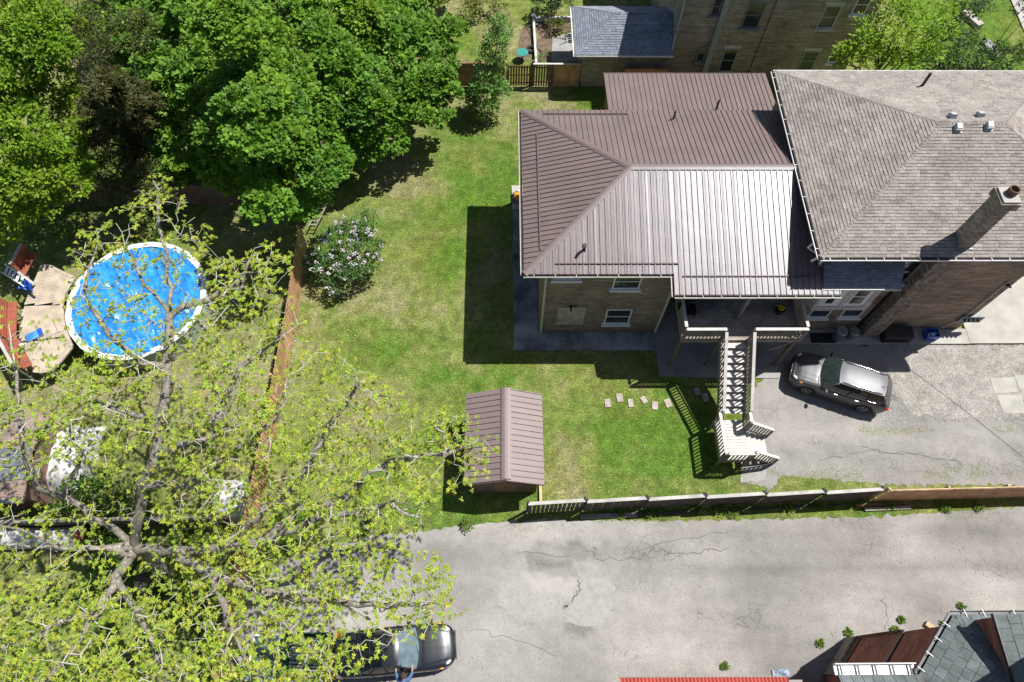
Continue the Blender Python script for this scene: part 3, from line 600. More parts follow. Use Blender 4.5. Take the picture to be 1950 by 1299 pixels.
caps(rp['a'], rp['e'], gro, m_shing, 50); caps(rp['f'], rp['e'], gro, m_shing, 50); caps(rp['e'], rp['d'], gro, m_shing, 18, name='ridge_cap'); caps(rp['c'], rp['d'], gro, m_shing, 22)
gutter((gl-.02, gb, 7.27), (gl-.02, gf-.02, 7.27), (-1, 0), gro, m_rdark, m_white, 12); gutter((gl-.02, gf-.02, 7.27), (23.75, gf-.02, 7.27), (0, -1), gro, m_rdark, m_white, 14)
MB().bar((gl-.02, gb+.06, 7.22), (gr, gb+.06, 7.22), .1, .06).build('gutter', m_offw, gro)
for px, py in ((1813, 221), (1867, 218), (1822, 247), (1880, 245)):
    c = P(px, py, 9.25); d = (c[1]-gf) if c[1] < ym else gb-c[1]; s = 1 if c[1] < ym else -1; z = gz(d)
    a = math.atan(SG)*s; v = MB(); v.rbox((c[0], c[1], z+.03), (.36, .36, .03), 0, 0, a); vo = v.build('roof_vent', m_ventg, gro)
    q = MB(); q.rbox((c[0], c[1], z+.13), (.28, .28, .14), 0, 0, a); q.rbox((c[0], c[1], z+.225), (.24, .24, .03), 0, 0, a); q.build('hood', m_ventg, vo)
c = P(1755, 165, 7.9); vent_pipe((c[0], c[1], gz(gb-c[1])), .75, .065, m_dark, gro)
st = MB().box((18.92, 16.3, 7.25), (19.5, 16.98, 10.25)).build('chimney', m_chim, gh)
q = MB(); q.box((18.84, 16.2, 10.05), (19.6, 17.08, 10.42)); q.build('corbel', m_stonew, st); MB().box((18.9, 16.26, 10.423), (19.56, 17.02, 10.5)).build('cap', m_concl, st)
q = MB(); cc = np.array([19.3, 16.7, 0]); rr_ = .2
for k in range(14):
    t0, t1 = 2*math.pi*k/14, 2*math.pi*(k+1)/14; e = lambda t, r, z: (cc[0]+r*math.cos(t), cc[1]+r*math.sin(t), z)
    q.add([e(t0, rr_, 10.5), e(t1, rr_, 10.5), e(t1, rr_, 10.76), e(t0, rr_, 10.76), e(t0, rr_-.04, 10.76), e(t1, rr_-.04, 10.76), e(t1, rr_-.04, 10.5), e(t0, rr_-.04, 10.5)], [(0, 1, 2, 3), (3, 2, 5, 4), (4, 5, 6, 7)])
q.build('flue', m_clay, st); MB().box((18.86, 16.24, 7.36), (19.56, 16.3, 7.46)).build('flashing', m_galv, st)
cb = MB().box((18.25, 15.9, .12), (19.0, 16.4, 7.1)).build('chimney_breast', m_chim, gh)
for k in range(45): MB().box((18.25-rng.uniform(.03, .08), 15.9-rng.uniform(.004, .03), .2+k*.153), (18.25+rng.uniform(.18, .3), 16.2, .2+k*.153+.12)).build('stone', m_stonew, cb)
for k in range(45): MB().box((19.0-rng.uniform(.15, .3), 15.9-rng.uniform(.004, .03), .2+k*.153), (19.0+rng.uniform(.01, .04), 16.2, .2+k*.153+.12)).build('stone', m_stonew, cb)
bay = MB(); bay.prism([(14.15, 15.62), (16.7, 15.62), (16.95, 16.39), (14.02, 16.39)], 3.55, 5.62); bo = bay.build('bay', m_white, gh)
MB().prism([(14.3, 15.8), (16.5, 15.8), (16.7, 16.38), (14.2, 16.38)], 3.25, 3.55).build('bay_skirt', m_white, bo)
MB().slab([(13.85, 15.42, 5.66), (17.25, 15.42, 5.66), (17.4, 16.38, 6.25), (13.85, 16.38, 6.25)], .1).build('bay_roof', m_shblue, bo)
MB().bar((13.85, 15.38, 5.6), (17.27, 15.38, 5.6), .07, .1).build('bay_gutter', m_offw, bo)
shingles([(13.85, 15.42, 5.66), (17.25, 15.42, 5.66), (17.4, 16.38, 6.25), (13.85, 16.38, 6.25)], (1, 0, 0), (0, .96, .59), bo, m_shblue, nobj=0, thick=.012)
for xx, ww in ((14.75, .5), (15.95, .7)): window(xx, 4.0, 5.35, ww, 15.62, gh, sill=False)
q = MB()
for xx in (14.25, 15.42, 16.6): q.box((xx-.09, 15.57, 3.6), (xx+.09, 15.617, 5.6))
q.box((14.15, 15.55, 3.55), (16.7, 15.617, 3.75)); q.build('bay_trim', m_offw, bo)
window(17.75, 4.6, 6.4, .75, 16.4, gh, lintel=m_offw)
for px, py in ((1553, 605), (1614, 604)):
    c = PY(px, py, 16.4); window(c[0], c[2]+.1, c[2]+1.5, 1.0, 16.4, gh)
# meters and conduit on the end wall
mb = MB(); top_ = PY(1938, 540, 16.4); bt = PY(1832, 604, 16.4); mb.tube([(bt[0], 16.32, top_[2]+.4), (bt[0], 16.32, bt[2]+.1)], .035, 8); mb.tube([(bt[0], 16.32, bt[2]), (bt[0]-.5, 16.32, .45), (bt[0]-.6, 16.32, .2), (bt[0]-2.3, 16.3, .17)], .03, 8); mb.build('conduit', m_galv, gh)
mo = MB().box((bt[0]-.15, 16.26, bt[2]-.3), (bt[0]+1.0, 16.39, bt[2]+.25)).build('meter_box', m_grayp, gh)
for k in range(4): MB().ell((bt[0]+.1+k*.22, 16.2, bt[2]), (.08, .09, .09), 10, 6).build('meter', m_black, mo)
MB().tube([(bt[0]+.05, 16.34, top_[2]), (bt[0]+.1, 16.2, top_[2]+.15), (bt[0]+.25, 16.2, top_[2])], .06, 8).build('wall_lamp', m_dark, gh)
q = MB(); q.tube([(13.1, 16.75, 7.15), (12.95, 16.7, 6.9), (13.3, 16.6, 6.7), (13.66, 16.5, 6.5)], .05, 8); q.build('downspout', m_white, gh)
q = MB(); q.tube([(13.1, 16.0, 7.15), (12.95, 16.0, 6.95), (13.3, 16.25, 6.75), (13.66, 16.34, 6.5), (13.66, 16.34, 6.2)], .05, 8); q.build('downspout', m_white, gh)
MB().bar((18.0, 16.34, 7.0), (18.0, 16.34, .2), .1, .08, (0, 1, 0)).build('downspout', m_dark, gh)
# overhead service cable and its pole
pl = root('utility_pole', 'brown wooden utility pole beyond the right end of the alley', 'pole', (34.4, 3.2, 0)); MB().tube([(34.4, 3.2, 0), (34.4, 3.2, 9)], [.16, .11], 12).build('pole', m_barkd, pl); MB().bar((33.6, 3.2, 8.3), (35.2, 3.2, 8.3), .1, .12).build('crossarm', m_barkd, pl)
tag(MB().tube([np.array([23.75, 15.95, 7.2])+(np.array([34.4, 3.2, 8.2])-np.array([23.75, 15.95, 7.2]))*t+np.array([0, 0, -.9*4*t*(1-t)]) for t in np.linspace(0, 1, 17)], .018, 6).build('service_cable', m_wire), 'black overhead cable running from the house corner over the driveway', 'cable')
# ------------------------------------------------------------------ wooden deck and stair
dk = root('wooden_deck', 'raised grey wooden deck with railed stair and landing down to the driveway', 'deck', (10.5, 14.5, 0))
DZ = 3.1; LZ = 1.0
y = 14.2
while y < 18.3:
    MB().box((8.1, y+.004, DZ-.04), (13.62, min(y+.14, 18.38), DZ+rng.uniform(0, .006))).build('deck_board', m_deckd, dk); y += .147
MB().box((8.12, 14.215, DZ-.26), (13.6, 14.27, DZ-.042)).build('rim_joist', m_wood, dk); MB().box((8.12, 14.28, DZ-.26), (8.17, 18.3, DZ-.042)).build('rim_joist', m_wood, dk); MB().box((13.55, 14.28, DZ-.26), (13.6, 18.3, DZ-.042)).build('rim_joist', m_wood, dk)
for x_ in (8.18, 13.52): MB().box((x_-.08, 14.29, .06), (x_+.08, 14.45, DZ-.262)).build('post', m_postw, dk)
for x_ in (10.0, 11.2): MB().box((x_-.05, 14.29, .06), (x_+.05, 14.39, DZ-.262)).build('post', m_postw, dk)
MB().box((10.75, 15.25, DZ), (10.89, 15.39, zf(15.3)-.16)).build('roof_post', m_wood, dk)
MB().bar((13.5, 14.33, DZ-.3), (12.6, 14.33, DZ-1.3), .06, .1).build('brace', m_wood, dk)
def rail(p0, p1, h=1.0, st=.152, cap=m_woodw, posts=(True, True), capw=.14, lo=.09):
    p0 = np.array(p0, float); p1 = np.array(p1, float); L = np.linalg.norm((p1-p0)[:2]); d = p1-p0; up = np.array([0, 0, 1.])
    MB().bar(p0+up*h, p1+up*h, capw, .04).build('handrail', cap, dk)
    MB().bar(p0+up*(h-.09), p1+up*(h-.09), .04, .09).build('rail', m_wood, dk); MB().bar(p0+up*lo, p1+up*lo, .04, .09).build('rail', m_wood, dk)
    n = max(2, int(L/st))
    for k in range(n):
        q = p0+d*(k+.5)/n; nn = np.array([d[1], -d[0], 0]); nn = nn/np.linalg.norm(nn)*.04
        MB().bar(q+nn+up*(lo-.06), q+nn+up*(h-.03), .045, .045, (d[0]/L, d[1]/L, 0)).build('baluster', m_wood, dk)
    for e, f in zip((p0, p1), posts):
        if f: MB().box((e[0]-.045, e[1]-.045, e[2]-.15), (e[0]+.045, e[1]+.045, e[2]+h-.021)).build('rail_post', m_wood, dk)
rail((8.13, 14.24, DZ), (9.92, 14.24, DZ)); rail((11.22, 14.24, DZ), (13.6, 14.24, DZ)); rail((8.13, 17.6, DZ), (8.13, 14.36, DZ), posts=(True, False)); rail((13.6, 17.6, DZ), (13.6, 14.36, DZ), posts=(True, False))
# upper flight
X0, X1 = 9.98, 11.12; n = 11; run = .285; rise = (DZ-LZ)/n
for k in range(n-1):
    yy = 14.2-(k+1)*run; z = DZ-(k+1)*rise
    MB().box((X0, yy-.015, z-.04), (X1, yy+.34, z)).build('tread', m_woodw, dk)
yb = 14.2-n*run
for x_ in (X0-.03, X1+.03): MB().bar((x_, 14.2, DZ-.2), (x_, yb, LZ-.12), .045, .26).build('stringer', m_wood, dk)
rail((X0-.06, 14.12, DZ-.06), (X0-.06, yb+.05, LZ+.06), .98); rail((X1+.06, 14.12, DZ-.06), (X1+.06, yb+.05, LZ+.06), .98)
# landing and lower flight
lx0, lx1, ly0, ly1 = 9.72, 11.1, 9.1, 11.08
y = ly0
while y < ly1-.05:
    MB().box((lx0, y+.004, LZ-.04), (lx1, min(y+.14, ly1), LZ+rng.uniform(0, .005))).build('deck_board', m_woodw, dk); y += .147
for (xa, ya) in ((lx0+.07, ly0+.07), (lx1-.07, ly0+.07), (lx0+.07, ly1-.07), (lx1-.07, ly1-.07)): MB().box((xa-.05, ya-.05, 0), (xa+.05, ya+.05, LZ-.042)).build('post', m_wood, dk)
MB().box((lx0, ly0+.01, LZ-.2), (lx1, ly0+.05, LZ-.042)).build('rim_joist', m_wood, dk); MB().box((lx0+.005, ly0+.06, LZ-.2), (lx0+.05, ly1, LZ-.042)).build('rim_joist', m_wood, dk)
rail((lx0+.03, ly1-.03, LZ), (lx0+.03, ly0+.04, LZ)); rail((lx0+.15, ly0+.04, LZ), (lx1-.02, ly0+.04, LZ)); rail((lx1+.02, ly1+.0, LZ), (lx1+.02, 10.62, LZ))
for k in range(4):
    xx = lx1+k*.29; z = LZ-(k+1)*.2; MB().box((xx+.02, 9.35, z-.04), (xx+.3, 10.5, z)).build('tread', m_woodw, dk)
for y_ in (9.32, 10.53): MB().bar((lx1, y_, LZ-.2), (lx1+1.25, y_, .1), .045, .24).build('stringer', m_wood, dk)
rail((lx1+.04, 10.6, LZ), (lx1+1.35, 10.6, .02), .98); rail((lx1+.04, 9.25, LZ), (lx1+1.35, 9.25, .02), .98); rail((lx1-.02, 9.1, LZ), (lx1-.02, 9.22, LZ), posts=(False, True), st=.2)
# things on the deck
def chair(name, loc, rz, mt, label, slat=False):
    o = root(name, label, 'chair', loc, rz)
    if slat:
        for k in range(5): MB().box((-.24+k*.1, -.25, .40), (-.16+k*.1, .25, .425)).build('seat_slat', mt, o)
        for k in range(5): MB().bar((-.2+k*.1, .25, .42), (-.2+k*.1, .42, 1.0), .07, .02, (1, 0, 0)).build('back_slat', mt, o)
        MB().box((-.26, -.24, .36), (.26, .24, .398)).build('seat_frame', mt, o)
    else:
        MB().box((-.28, -.28, .36), (.28, .28, .46)).build('seat', mt, o); MB().bar((0, .28, .45), (0, .42, 1.0), .56, .06, (1, 0, 0)).build('backrest', mt, o)
    for sx in (-1, 1):
        for sy in (-1, 1): MB().box((sx*.25-.02, sy*.24-.02, 0), (sx*.25+.02, sy*.24+.02, .36)).build('leg', mt, o)
        MB().box((sx*.29-.03, -.26, .62), (sx*.29+.03, .3, .65)).build('armrest', mt, o)
    return o
c = P(1313, 587, DZ+.4); chair('deck_chair', (c[0], c[1]-.05, DZ+.006), math.pi*.5, m_dark, 'dark padded armchair in the left corner of the deck')
c = P(1352, 580, DZ+.5); chair('slatted_chair', (c[0], c[1], DZ+.006), .25, m_grayp, 'grey slatted chair standing on the deck beside the armchair', True)
c = P(1486, 588, DZ+.3); pt = root('flower_pot', 'dark round pot of yellow flowers standing on the deck', 'flower pot', (c[0], c[1], DZ+.006))
MB().cyl((c[0], c[1], DZ+.006), .17, .36, 16, .24).build('pot', m_black, pt)
q = MB()
for k in range(26): t = rng.uniform(0, 6.28); r = rng.uniform(0, .19); q.ell((c[0]+r*math.cos(t), c[1]+r*math.sin(t), DZ+.42+rng.uniform(0, .12)), (.05, .05, .04), 6, 4)
q.build('flowers', m_yellow, pt)
# ------------------------------------------------------------------ storage things by the wall
def bincan(px, py, z, r, h, label, lidm):
    c = P(px, py, h+.12); o = root('trash_can', label, 'trash can', (c[0], c[1], .13), group='trash cans by the wall')
    MB().cyl((c[0], c[1], .13), r*.85, h, 20, r).build('can', m_grayp, o)
    l = MB(); l.cyl((c[0], c[1], .13+h), r*1.06, .05, 20, r*.95); l.build('lid', lidm, o)
    MB().rbox((c[0], c[1], .13+h+.075), (.2, .035, .045)).build('handle', m_grayp, o)
    q = MB(); q.tube([(c[0]+r*.97*math.cos(t), c[1]+r*.97*math.sin(t), .13+h*.93) for t in np.linspace(0, 6.28, 17)], .012, 5); q.build('rim', m_grayp, o)
bincan(1604, 630, 1, .27, .75, 'left grey round trash can standing against the brick wall', m_galv); bincan(1628, 631, 1, .25, .6, 'lower grey round trash can nearest the brick chimney breast', m_galv)
c0 = P(1662, 655, .12); bx = root('storage_box', 'long black deck storage box against the brick wall', 'storage box', (19.9, 15.95, .12))
MB().box((19.15, 15.56, .123), (20.55, 16.2, .62)).build('box', m_black, bx); l = MB(); l.add([(19.1, 15.52, .625), (20.6, 15.52, .625), (20.6, 16.24, .625), (19.1, 16.24, .625), (19.14, 15.58, .70), (20.56, 15.58, .70), (20.56, 16.2, .76), (19.14, 16.2, .76)], [(3, 2, 1, 0), (4, 5, 6, 7), (0, 1, 5, 4), (1, 2, 6, 5), (2, 3, 7, 6), (3, 0, 4, 7)]); l.build('lid', m_black, bx); MB().box((19.7, 15.5, .55), (20.0, 15.519, .61)).build('latch', m_dark, bx)
c = P(1773, 637, .3); rb = root('recycling_bin', 'open blue recycling bin standing on the walkway', 'recycling bin', (c[0], c[1], .12))
x_, y_ = c[0], c[1]
for lo, hi in (((x_-.32, y_-.24, .13), (x_+.32, y_-.215, .5)), ((x_-.32, y_+.215, .13), (x_+.32, y_+.24, .5)), ((x_-.32, y_-.214, .13), (x_-.295, y_+.214, .5)), ((x_+.295, y_-.214, .13), (x_+.32, y_+.214, .5)), ((x_-.294, y_-.214, .13), (x_+.294, y_+.214, .15))): MB().box(lo, hi).build('side', m_bluep, rb)
for k in range(4): MB().rbox((x_-.15+.1*k, y_-.05+.06*(k % 2), .28+.03*k), (.16, .12, .12), k).build('contents', (m_white, m_lblue)[k % 2], rb)
tag(MB().rbox((*P(1567, 644, .13)[:2], .15), (1.25, .55, .06)).build('cellar_hatch', m_black), 'flat black cellar hatch on the walkway beside the deck', 'hatch')
tg = root('toy_car', 'orange ride-on toy standing on the pale doorstep slab', 'toy', (*P(986, 372, .3)[:2], .09)); c = P(985, 373, .3)
q = MB(); q.ell((c[0], c[1], .3), (.22, .34, .16), 12, 8); q.build('body', m_orange, tg, True); MB().ell((c[0]+.05, c[1]+.22, .42), (.14, .1, .12), 10, 6).build('seat', m_cream, tg, True)
for sx in (-1, 1):
    for sy in (-1, 1): MB().tube([(c[0]+sx*.2, c[1]+sy*.22, .19), (c[0]+sx*.26, c[1]+sy*.22, .19)], .1, 12).build('wheel', m_rubber, tg)
# ------------------------------------------------------------------ garden shed
sd = root('garden_shed', 'small garden shed with brown ribbed metal gable roof on the lawn', 'shed', (0, 9.9, 0))
xr = .04; zR, zE = 2.92, 2.2; xl, xq = -1.78, 1.66; y0, y1 = 7.74, 11.92
MB().prism([(-1.48, 7.98), (1.4, 7.98), (1.4, 11.7), (-1.48, 11.7)], 0, 2.2).build('wall', m_brownf, sd)
q = MB()
for ya, yb_ in ((7.98, 8.04), (11.64, 11.7)): q.add([(-1.48, ya, 2.201), (1.4, ya, 2.201), (xr, ya, 2.84), (-1.48, yb_, 2.201), (1.4, yb_, 2.201), (xr, yb_, 2.84)], [(0, 1, 2), (5, 4, 3), (0, 3, 4, 1), (1, 4, 5, 2), (2, 5, 3, 0)])
q.build('gable', m_brownf, sd)
for k in range(15): MB().box((-1.47+k*.19, 7.955, .05), (-1.47+k*.19+.175, 7.978, 2.2)).build('board', m_brownf, sd)
MB().box((-.5, 7.93, .05), (.5, 7.953, 2.0)).build('door', m_cedard, sd)
rs = MB(); rs.slab([(xl, y0, zE), (xr, y0, zR), (xr, y1, zR), (xl, y1, zE)], .07); rs.slab([(xr, y0, zR), (xq, y0, zE), (xq, y1, zE), (xr, y1, zR)], .07); rso = rs.build('roof', m_rdark, sd)
for ya, yb_ in strips(y0, y1, .262):
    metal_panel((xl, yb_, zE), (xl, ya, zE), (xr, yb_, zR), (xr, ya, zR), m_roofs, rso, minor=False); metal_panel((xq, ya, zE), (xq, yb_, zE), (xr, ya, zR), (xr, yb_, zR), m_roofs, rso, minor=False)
ridge_cap((xr, y0+.05, zR), (xr, y1, zR), .42, m_roofs, rso, dropz=.06)
MB().bar((xl, y0-.02, zE-.03), (xr, y0-.02, zR-.03), .03, .12).build('fascia', m_rdark, rso); MB().bar((xr, y0-.02, zR-.03), (xq, y0-.02, zE-.03), .03, .12).build('fascia', m_rdark, rso)
tag(MB().rbox((*P(1029, 935)[:2], .1), (.12, 1.1, .14)).build('timber_edging', m_tan), 'short tan timber lying beside the shed corner', 'timber')
# ------------------------------------------------------------------ fences
def pickets(o, p0, p1, h, wd, gap, mt, nrm, z0=.05, dh=.02, lean=.0, name='picket', th=.022):
    p0 = np.array(p0[:2], float); p1 = np.array(p1[:2], float); L = np.linalg.norm(p1-p0); d = (p1-p0)/L; n = int(L/(wd+gap)); nrm = np.array(nrm, float); st = L/n
    for k in range(n):
        q = p0+d*(k+.5)*st; hh = h+rng.uniform(-dh, dh); t = rng.normal(0, lean)
        b = MB(); a = q+nrm*rng.uniform(0, .006); b.bar((*a, z0), (a[0]+d[0]*t, a[1]+d[1]*t, hh), st-gap, th, (*nrm, 0)); b.build(name, mt, o)
def fence_frame(o, p0, p1, h, nrm, mt, npost, railz, cap=None, capw=.13, capm=None, posth=.05):
    p0 = np.array(p0[:2], float); p1 = np.array(p1[:2], float); nrm = np.array(nrm, float)
    for z in railz: MB().bar((*(p0-nrm*.04), z), (*(p1-nrm*.04), z), .04, .09).build('rail', mt, o)
    for k in range(npost):
        q = p0+(p1-p0)*k/(npost-1)-nrm*.11; MB().box((q[0]-.05, q[1]-.05, 0), (q[0]+.05, q[1]+.05, h+posth)).build('post', mt, o)
    if cap: MB().bar((*(p0-nrm*.03), h+.035), (*(p1-nrm*.03), h+.035), capw, .035).build('cap_rail', capm or mt, o)
af = root('alley_fence', 'weathered grey board fence with pale cap rail along the alley', 'fence', (8.7, 7.3, 0)); n_ = np.array([0, -1.])
xs_ = [P(a, 975, 0)[0] for a in (1003, 1110, 1222, 1328, 1438, 1547, 1655)]
for k in range(6):
    a = np.array([xs_[k]+.02, 7.02+.085*k]); b = np.array([xs_[k+1]-.04, 7.02+.085*k+.15]); h = 1.62+.01*k
    pickets(af, a, b, h, .13, .05 if k == 0 else .02, m_grayf, n_, lean=.01); fence_frame(af, a, b, h, n_, m_grayf, 2, (.35, 1.35), True, .15, m_capw, .12)
tf = root('tan_fence', 'newer tan board fence continuing the grey alley fence to the right', 'fence', (20, 7.6, 0))
pickets(tf, (16.7, 7.52), (24.6, 7.7), 1.75, .14, .006, m_tan, n_); fence_frame(tf, (16.7, 7.52), (24.6, 7.7), 1.75, n_, m_tan, 4, (.35, 1.5), True, .05)
pickets(tf, (24.62, 7.72), (32, 7.9), 1.75, .14, .006, m_tan, n_)
cf = root('cedar_fence', 'long orange cedar board fence between the lawn and the pool yard', 'fence', (-10.9, 12, 0)); n_ = np.array([1., 0])
FP = [(-10.78, 21.6), (-10.76, 16.0), (-10.92, 10.2), (-11.12, 5.4), (-11.3, -1.5)]
for a, b in zip(FP[:-1], FP[1:]): pickets(cf, a, b, 1.8, .125, .028, m_cedar, n_, dh=.03, lean=.012); fence_frame(cf, a, b, 1.8, n_, m_cedar, 3, (.35, 1.5))
bf = root('back_fence', 'dark brown shaded board fence behind the pool under the maple', 'fence', (-21, 24.4, 0)); n_ = np.array([0, -1.])
pickets(bf, (-31, 24.2), (-15.0, 24.45), 1.6, .14, .02, m_brownf, n_); fence_frame(bf, (-31, 24.2), (-15.0, 24.45), 1.6, n_, m_brownf, 8, (.35, 1.3), True, .1)
wf = root('timber_fence', 'low brown timber fence crossing behind the walnut tree', 'fence', (-17, 6.2, 0))
a0 = P(-20, 1010); a1 = P(440, 1000)
for k in range(7):
    MB().bar((a0[0], a0[1], .1+k*.2), (a1[0], a1[1], .1+k*.2), .03, .18).build('board', m_brownf, wf)
fence_frame(wf, a0, a1, 1.45, (0, -1.), m_brownf, 6, (), True, .16, m_wood)
gfence = root('garden_fence', 'brown cedar garden fence left of the gate', 'fence', (-1.8, 33.7, 0)); n_ = np.array([0, -1.])
pickets(gfence, (-5.5, 33.68), (-.05, 33.68), 1.75, .14, .004, m_cedard, n_); fence_frame(gfence, (-5.5, 33.68), (-.05, 33.68), 1.75, n_, m_cedard, 3, (.35, 1.5), True, .1, None, .2)
gt = root('garden_gate', 'slatted wooden garden gate between two fence posts', 'gate', (.9, 33.7, 0)); pickets(gt, (.14, 33.68), (1.62, 33.68), 1.65, .1, .05, m_cedard, n_, z0=.1, name='slat'); fence_frame(gt, (.14, 33.68), (1.62, 33.68), 1.65, n_, m_cedard, 2, (.3, .9, 1.5))
MB().box((.05, 33.6, 0), (.13, 33.7, 1.95)).build('post', m_cedar, gt)
gf2 = root('picket_fence', 'pale capped picket fence between the gate and the buff brick annex', 'fence', (3.2, 33.7, 0)); pickets(gf2, (1.72, 33.68), (3.0, 33.68), 1.7, .1, .05, m_cedard, n_); pickets(gf2, (3.02, 33.68), (4.6, 33.68), 1.7, .14, .004, m_cedar, n_); fence_frame(gf2, (1.72, 33.68), (4.6, 33.68), 1.7, n_, m_cedard, 2, (.35, 1.45), True, .13, m_woodw, .2)
sf = root('short_fence', 'short brown fence panel between the annex and the low roof', 'fence', (8.6, 33.2, 0)); pickets(sf, (7.25, 33.2), (9.9, 33.2), 1.8, .14, .004, m_cedar, n_); fence_frame(sf, (7.25, 33.2), (9.9, 33.2), 1.8, n_, m_cedard, 2, (.35, 1.5), True, .1)
# ------------------------------------------------------------------ buff brick neighbour and its annex
nb = root('apartment_house', 'large buff brick house with green-grey trim and tall sash windows at the top', 'house', (15, 38, 0))
MB().prism([(9.95, 34.2), (21.2, 34.2), (21.2, 46), (9.95, 46)], 0, 8.6).build('wall', m_buff, nb)
q = MB(); q.add([(9.5, 33.8, 8.6), (21.6, 33.8, 8.6), (21.6, 46.4, 8.6), (9.5, 46.4, 8.6), (13, 40, 11), (18, 40, 11)], [(3, 2, 1, 0), (0, 1, 5, 4), (1, 2, 5), (2, 3, 4, 5), (3, 0, 4)]); q.build('roof', m_shbase, nb)
def nwin(px, py, px2, py2, wd, **k):
    t = PY(px, py, 34.2); b_ = PY(px2, py2, 34.2); window((t[0]+b_[0])/2, b_[2], max(t[2], b_[2]+1.1), wd, 34.2, nb, **k)
nwin(1388, 92, 1385, 136, .85, frame=m_sage, lintel=m_cream); nwin(1440, 3, 1430, 52, 1.0, frame=m_grayp); nwin(1590, 10, 1568, 53, .95, frame=m_offw, lintel=m_cream); nwin(1544, 97, 1534, 133, .95, frame=m_sage, lintel=m_cream); nwin(1648, -10, 1635, 26, .8, frame=m_white); nwin(1368, -5, 1362, 28, .5, frame=m_grayp); nwin(1336, 97, 1332, 116, .5, frame=m_grayp); nwin(1595, 85, 1588, 118, .6, frame=m_white)
t = PY(1340, 138, 34.2); MB().box((t[0]-.16, 34.0, .1), (t[0]+.16, 34.19, 8.55)).build('trim_board', m_sage, nb); MB().box((t[0]-.24, 33.97, 2.6), (t[0]+.24, 34.19, 2.75)).build('bracket', m_sage, nb)
t = PY(1425, 138, 34.2); MB().bar((t[0], 34.17, .2), (t[0], 34.17, 8.5), .03, .03).build('wall_cable', m_dark, nb)
MB().bar((10.05, 34.12, 3.9), (10.05, 34.12, 8.5), .08, .08).build('downspout', m_offw, nb); MB().bar((10.05, 34.12, 3.55), (9.85, 33.4, 2.95), .08, .08).build('downspout', m_offw, nb)
for k in range(9): MB().box((10.0+k*1.3, 34.17, .4), (10.0+k*1.3+1.2, 34.197, .62)).build('stone_course', m_stonew, nb)
an = root('brick_annex', 'small buff annex with blue-grey shingle hip roof and white gutters', 'annex', (7, 35.5, 0))
MB().prism([(4.75, 33.7), (9.94, 33.7), (9.94, 37.1), (4.75, 37.1)], 0, 2.72).build('wall', m_buff, an)
ra, rb_, rc, rd, re, rg = [np.array(q) for q in ((4.2, 33.3, 2.8), (9.94, 33.3, 2.8), (9.94, 37.5, 2.8), (4.2, 37.5, 2.8), (6.5, 35.4, 3.95), (9.94, 35.4, 3.95))]
q = MB(); q.slab([ra, rb_, rg, re], .1); q.slab([rd, ra, re], .1); q.slab([rc, rd, re, rg], .1); ar = q.build('roof', m_shbase, an)
sl_ = 1.15/2.1; shingles([ra, rb_, rg, re], (1, 0, 0), (0, 1, sl_), ar, m_shblue); shingles([rd, ra, re], (0, -1, 0), (1, 0, .5), ar, m_shblue); shingles([rc, rd, re, rg], (-1, 0, 0), (0, -1, sl_), ar, m_shblue)
caps(ra, re, ar, m_shblue, 20, .25); caps(rd, re, ar, m_shblue, 20, .25)
gutter((4.2, 33.28, 2.79), (10.0, 33.28, 2.79), (0, -1), ar, m_offw, m_white, 0); gutter((4.18, 37.5, 2.79), (4.18, 33.2, 2.79), (-1, 0), ar, m_offw, m_white, 0)
MB().box((6.6, 33.67, .7), (7.9, 33.7, 2.2)).build('boarded_window', m_stonew, an)
pc = root('white_porch', 'white railed porch bench at the top behind the annex roof', 'porch', (7.2, 38.2, 0))
MB().box((4.6, 37.8, .3), (9.8, 40, .4)).build('floor', m_white, pc)
for k in range(5): MB().box((4.6, 37.82+k*.18, .95), (7.4, 37.94+k*.18, .98)).build('slat', m_white, pc)
for xx in (4.65, 6, 7.3): MB().box((xx, 37.8, .4), (xx+.06, 37.86, .95)).build('post', m_white, pc)
# garden edging and garden things
ge = root('bed_border', 'pale weathered timber border round the garden bed', 'garden border', (2.4, 36, 0))
a, b_, c = P(1016, 34, .3), P(1092, 33, .3), P(1021, 120, .3); MB().bar((a[0], a[1], .2), (b_[0], b_[1], .2), .14, .3).build('beam', m_offw, ge); MB().bar((a[0], a[1]-.1, .2), (c[0], c[1], .2), .14, .3).build('beam', m_offw, ge); MB().box((a[0]-.15, a[1]-.15, 0), (a[0]+.15, a[1]+.15, .5)).build('post', m_galv, ge)
c = P(995, 99, .6); tt = root('garden_table', 'small teal round garden table behind the gate', 'table', (c[0], c[1], 0)); MB().cyl((c[0], c[1], .55), .38, .04, 18).build('tabletop', m_teal, tt); MB().cyl((c[0], c[1], 0), .04, .55, 8).build('leg', m_dark, tt)
c = P(1011, 94, .1); q = MB(); q.tube([(c[0]+.24*math.cos(t), c[1]+.24*math.sin(t), .1) for t in np.linspace(0, 6.283, 17)], .09, 8); tag(q.build('tyre', m_rubber), 'black tyre lying beside the teal table', 'tyre')
hr = root('handrail', 'black metal handrail on the garden path beside the annex', 'handrail', (*P(1085, 75)[:2], 0)); a, b_ = P(1076, 83), P(1090, 78); a2 = P(1076, 62)
q = MB(); q.tube([(a[0], a[1], 0), (a[0], a[1], .9), (b_[0], b_[1], .9), (b_[0], b_[1], 0)], .025, 6); q.tube([(a[0], a[1], .5), (b_[0], b_[1], .5)], .02, 6); q.build('frame', m_black, hr)
hose = [P(1098+4*math.cos(t*1.1)*3, 98+8*math.sin(t), .03) for t in np.linspace(0, 3.2, 12)]; tag(MB().tube(hose, .02, 6).build('garden_hose', m_black), 'short black hose lying on the shaded garden path', 'hose')
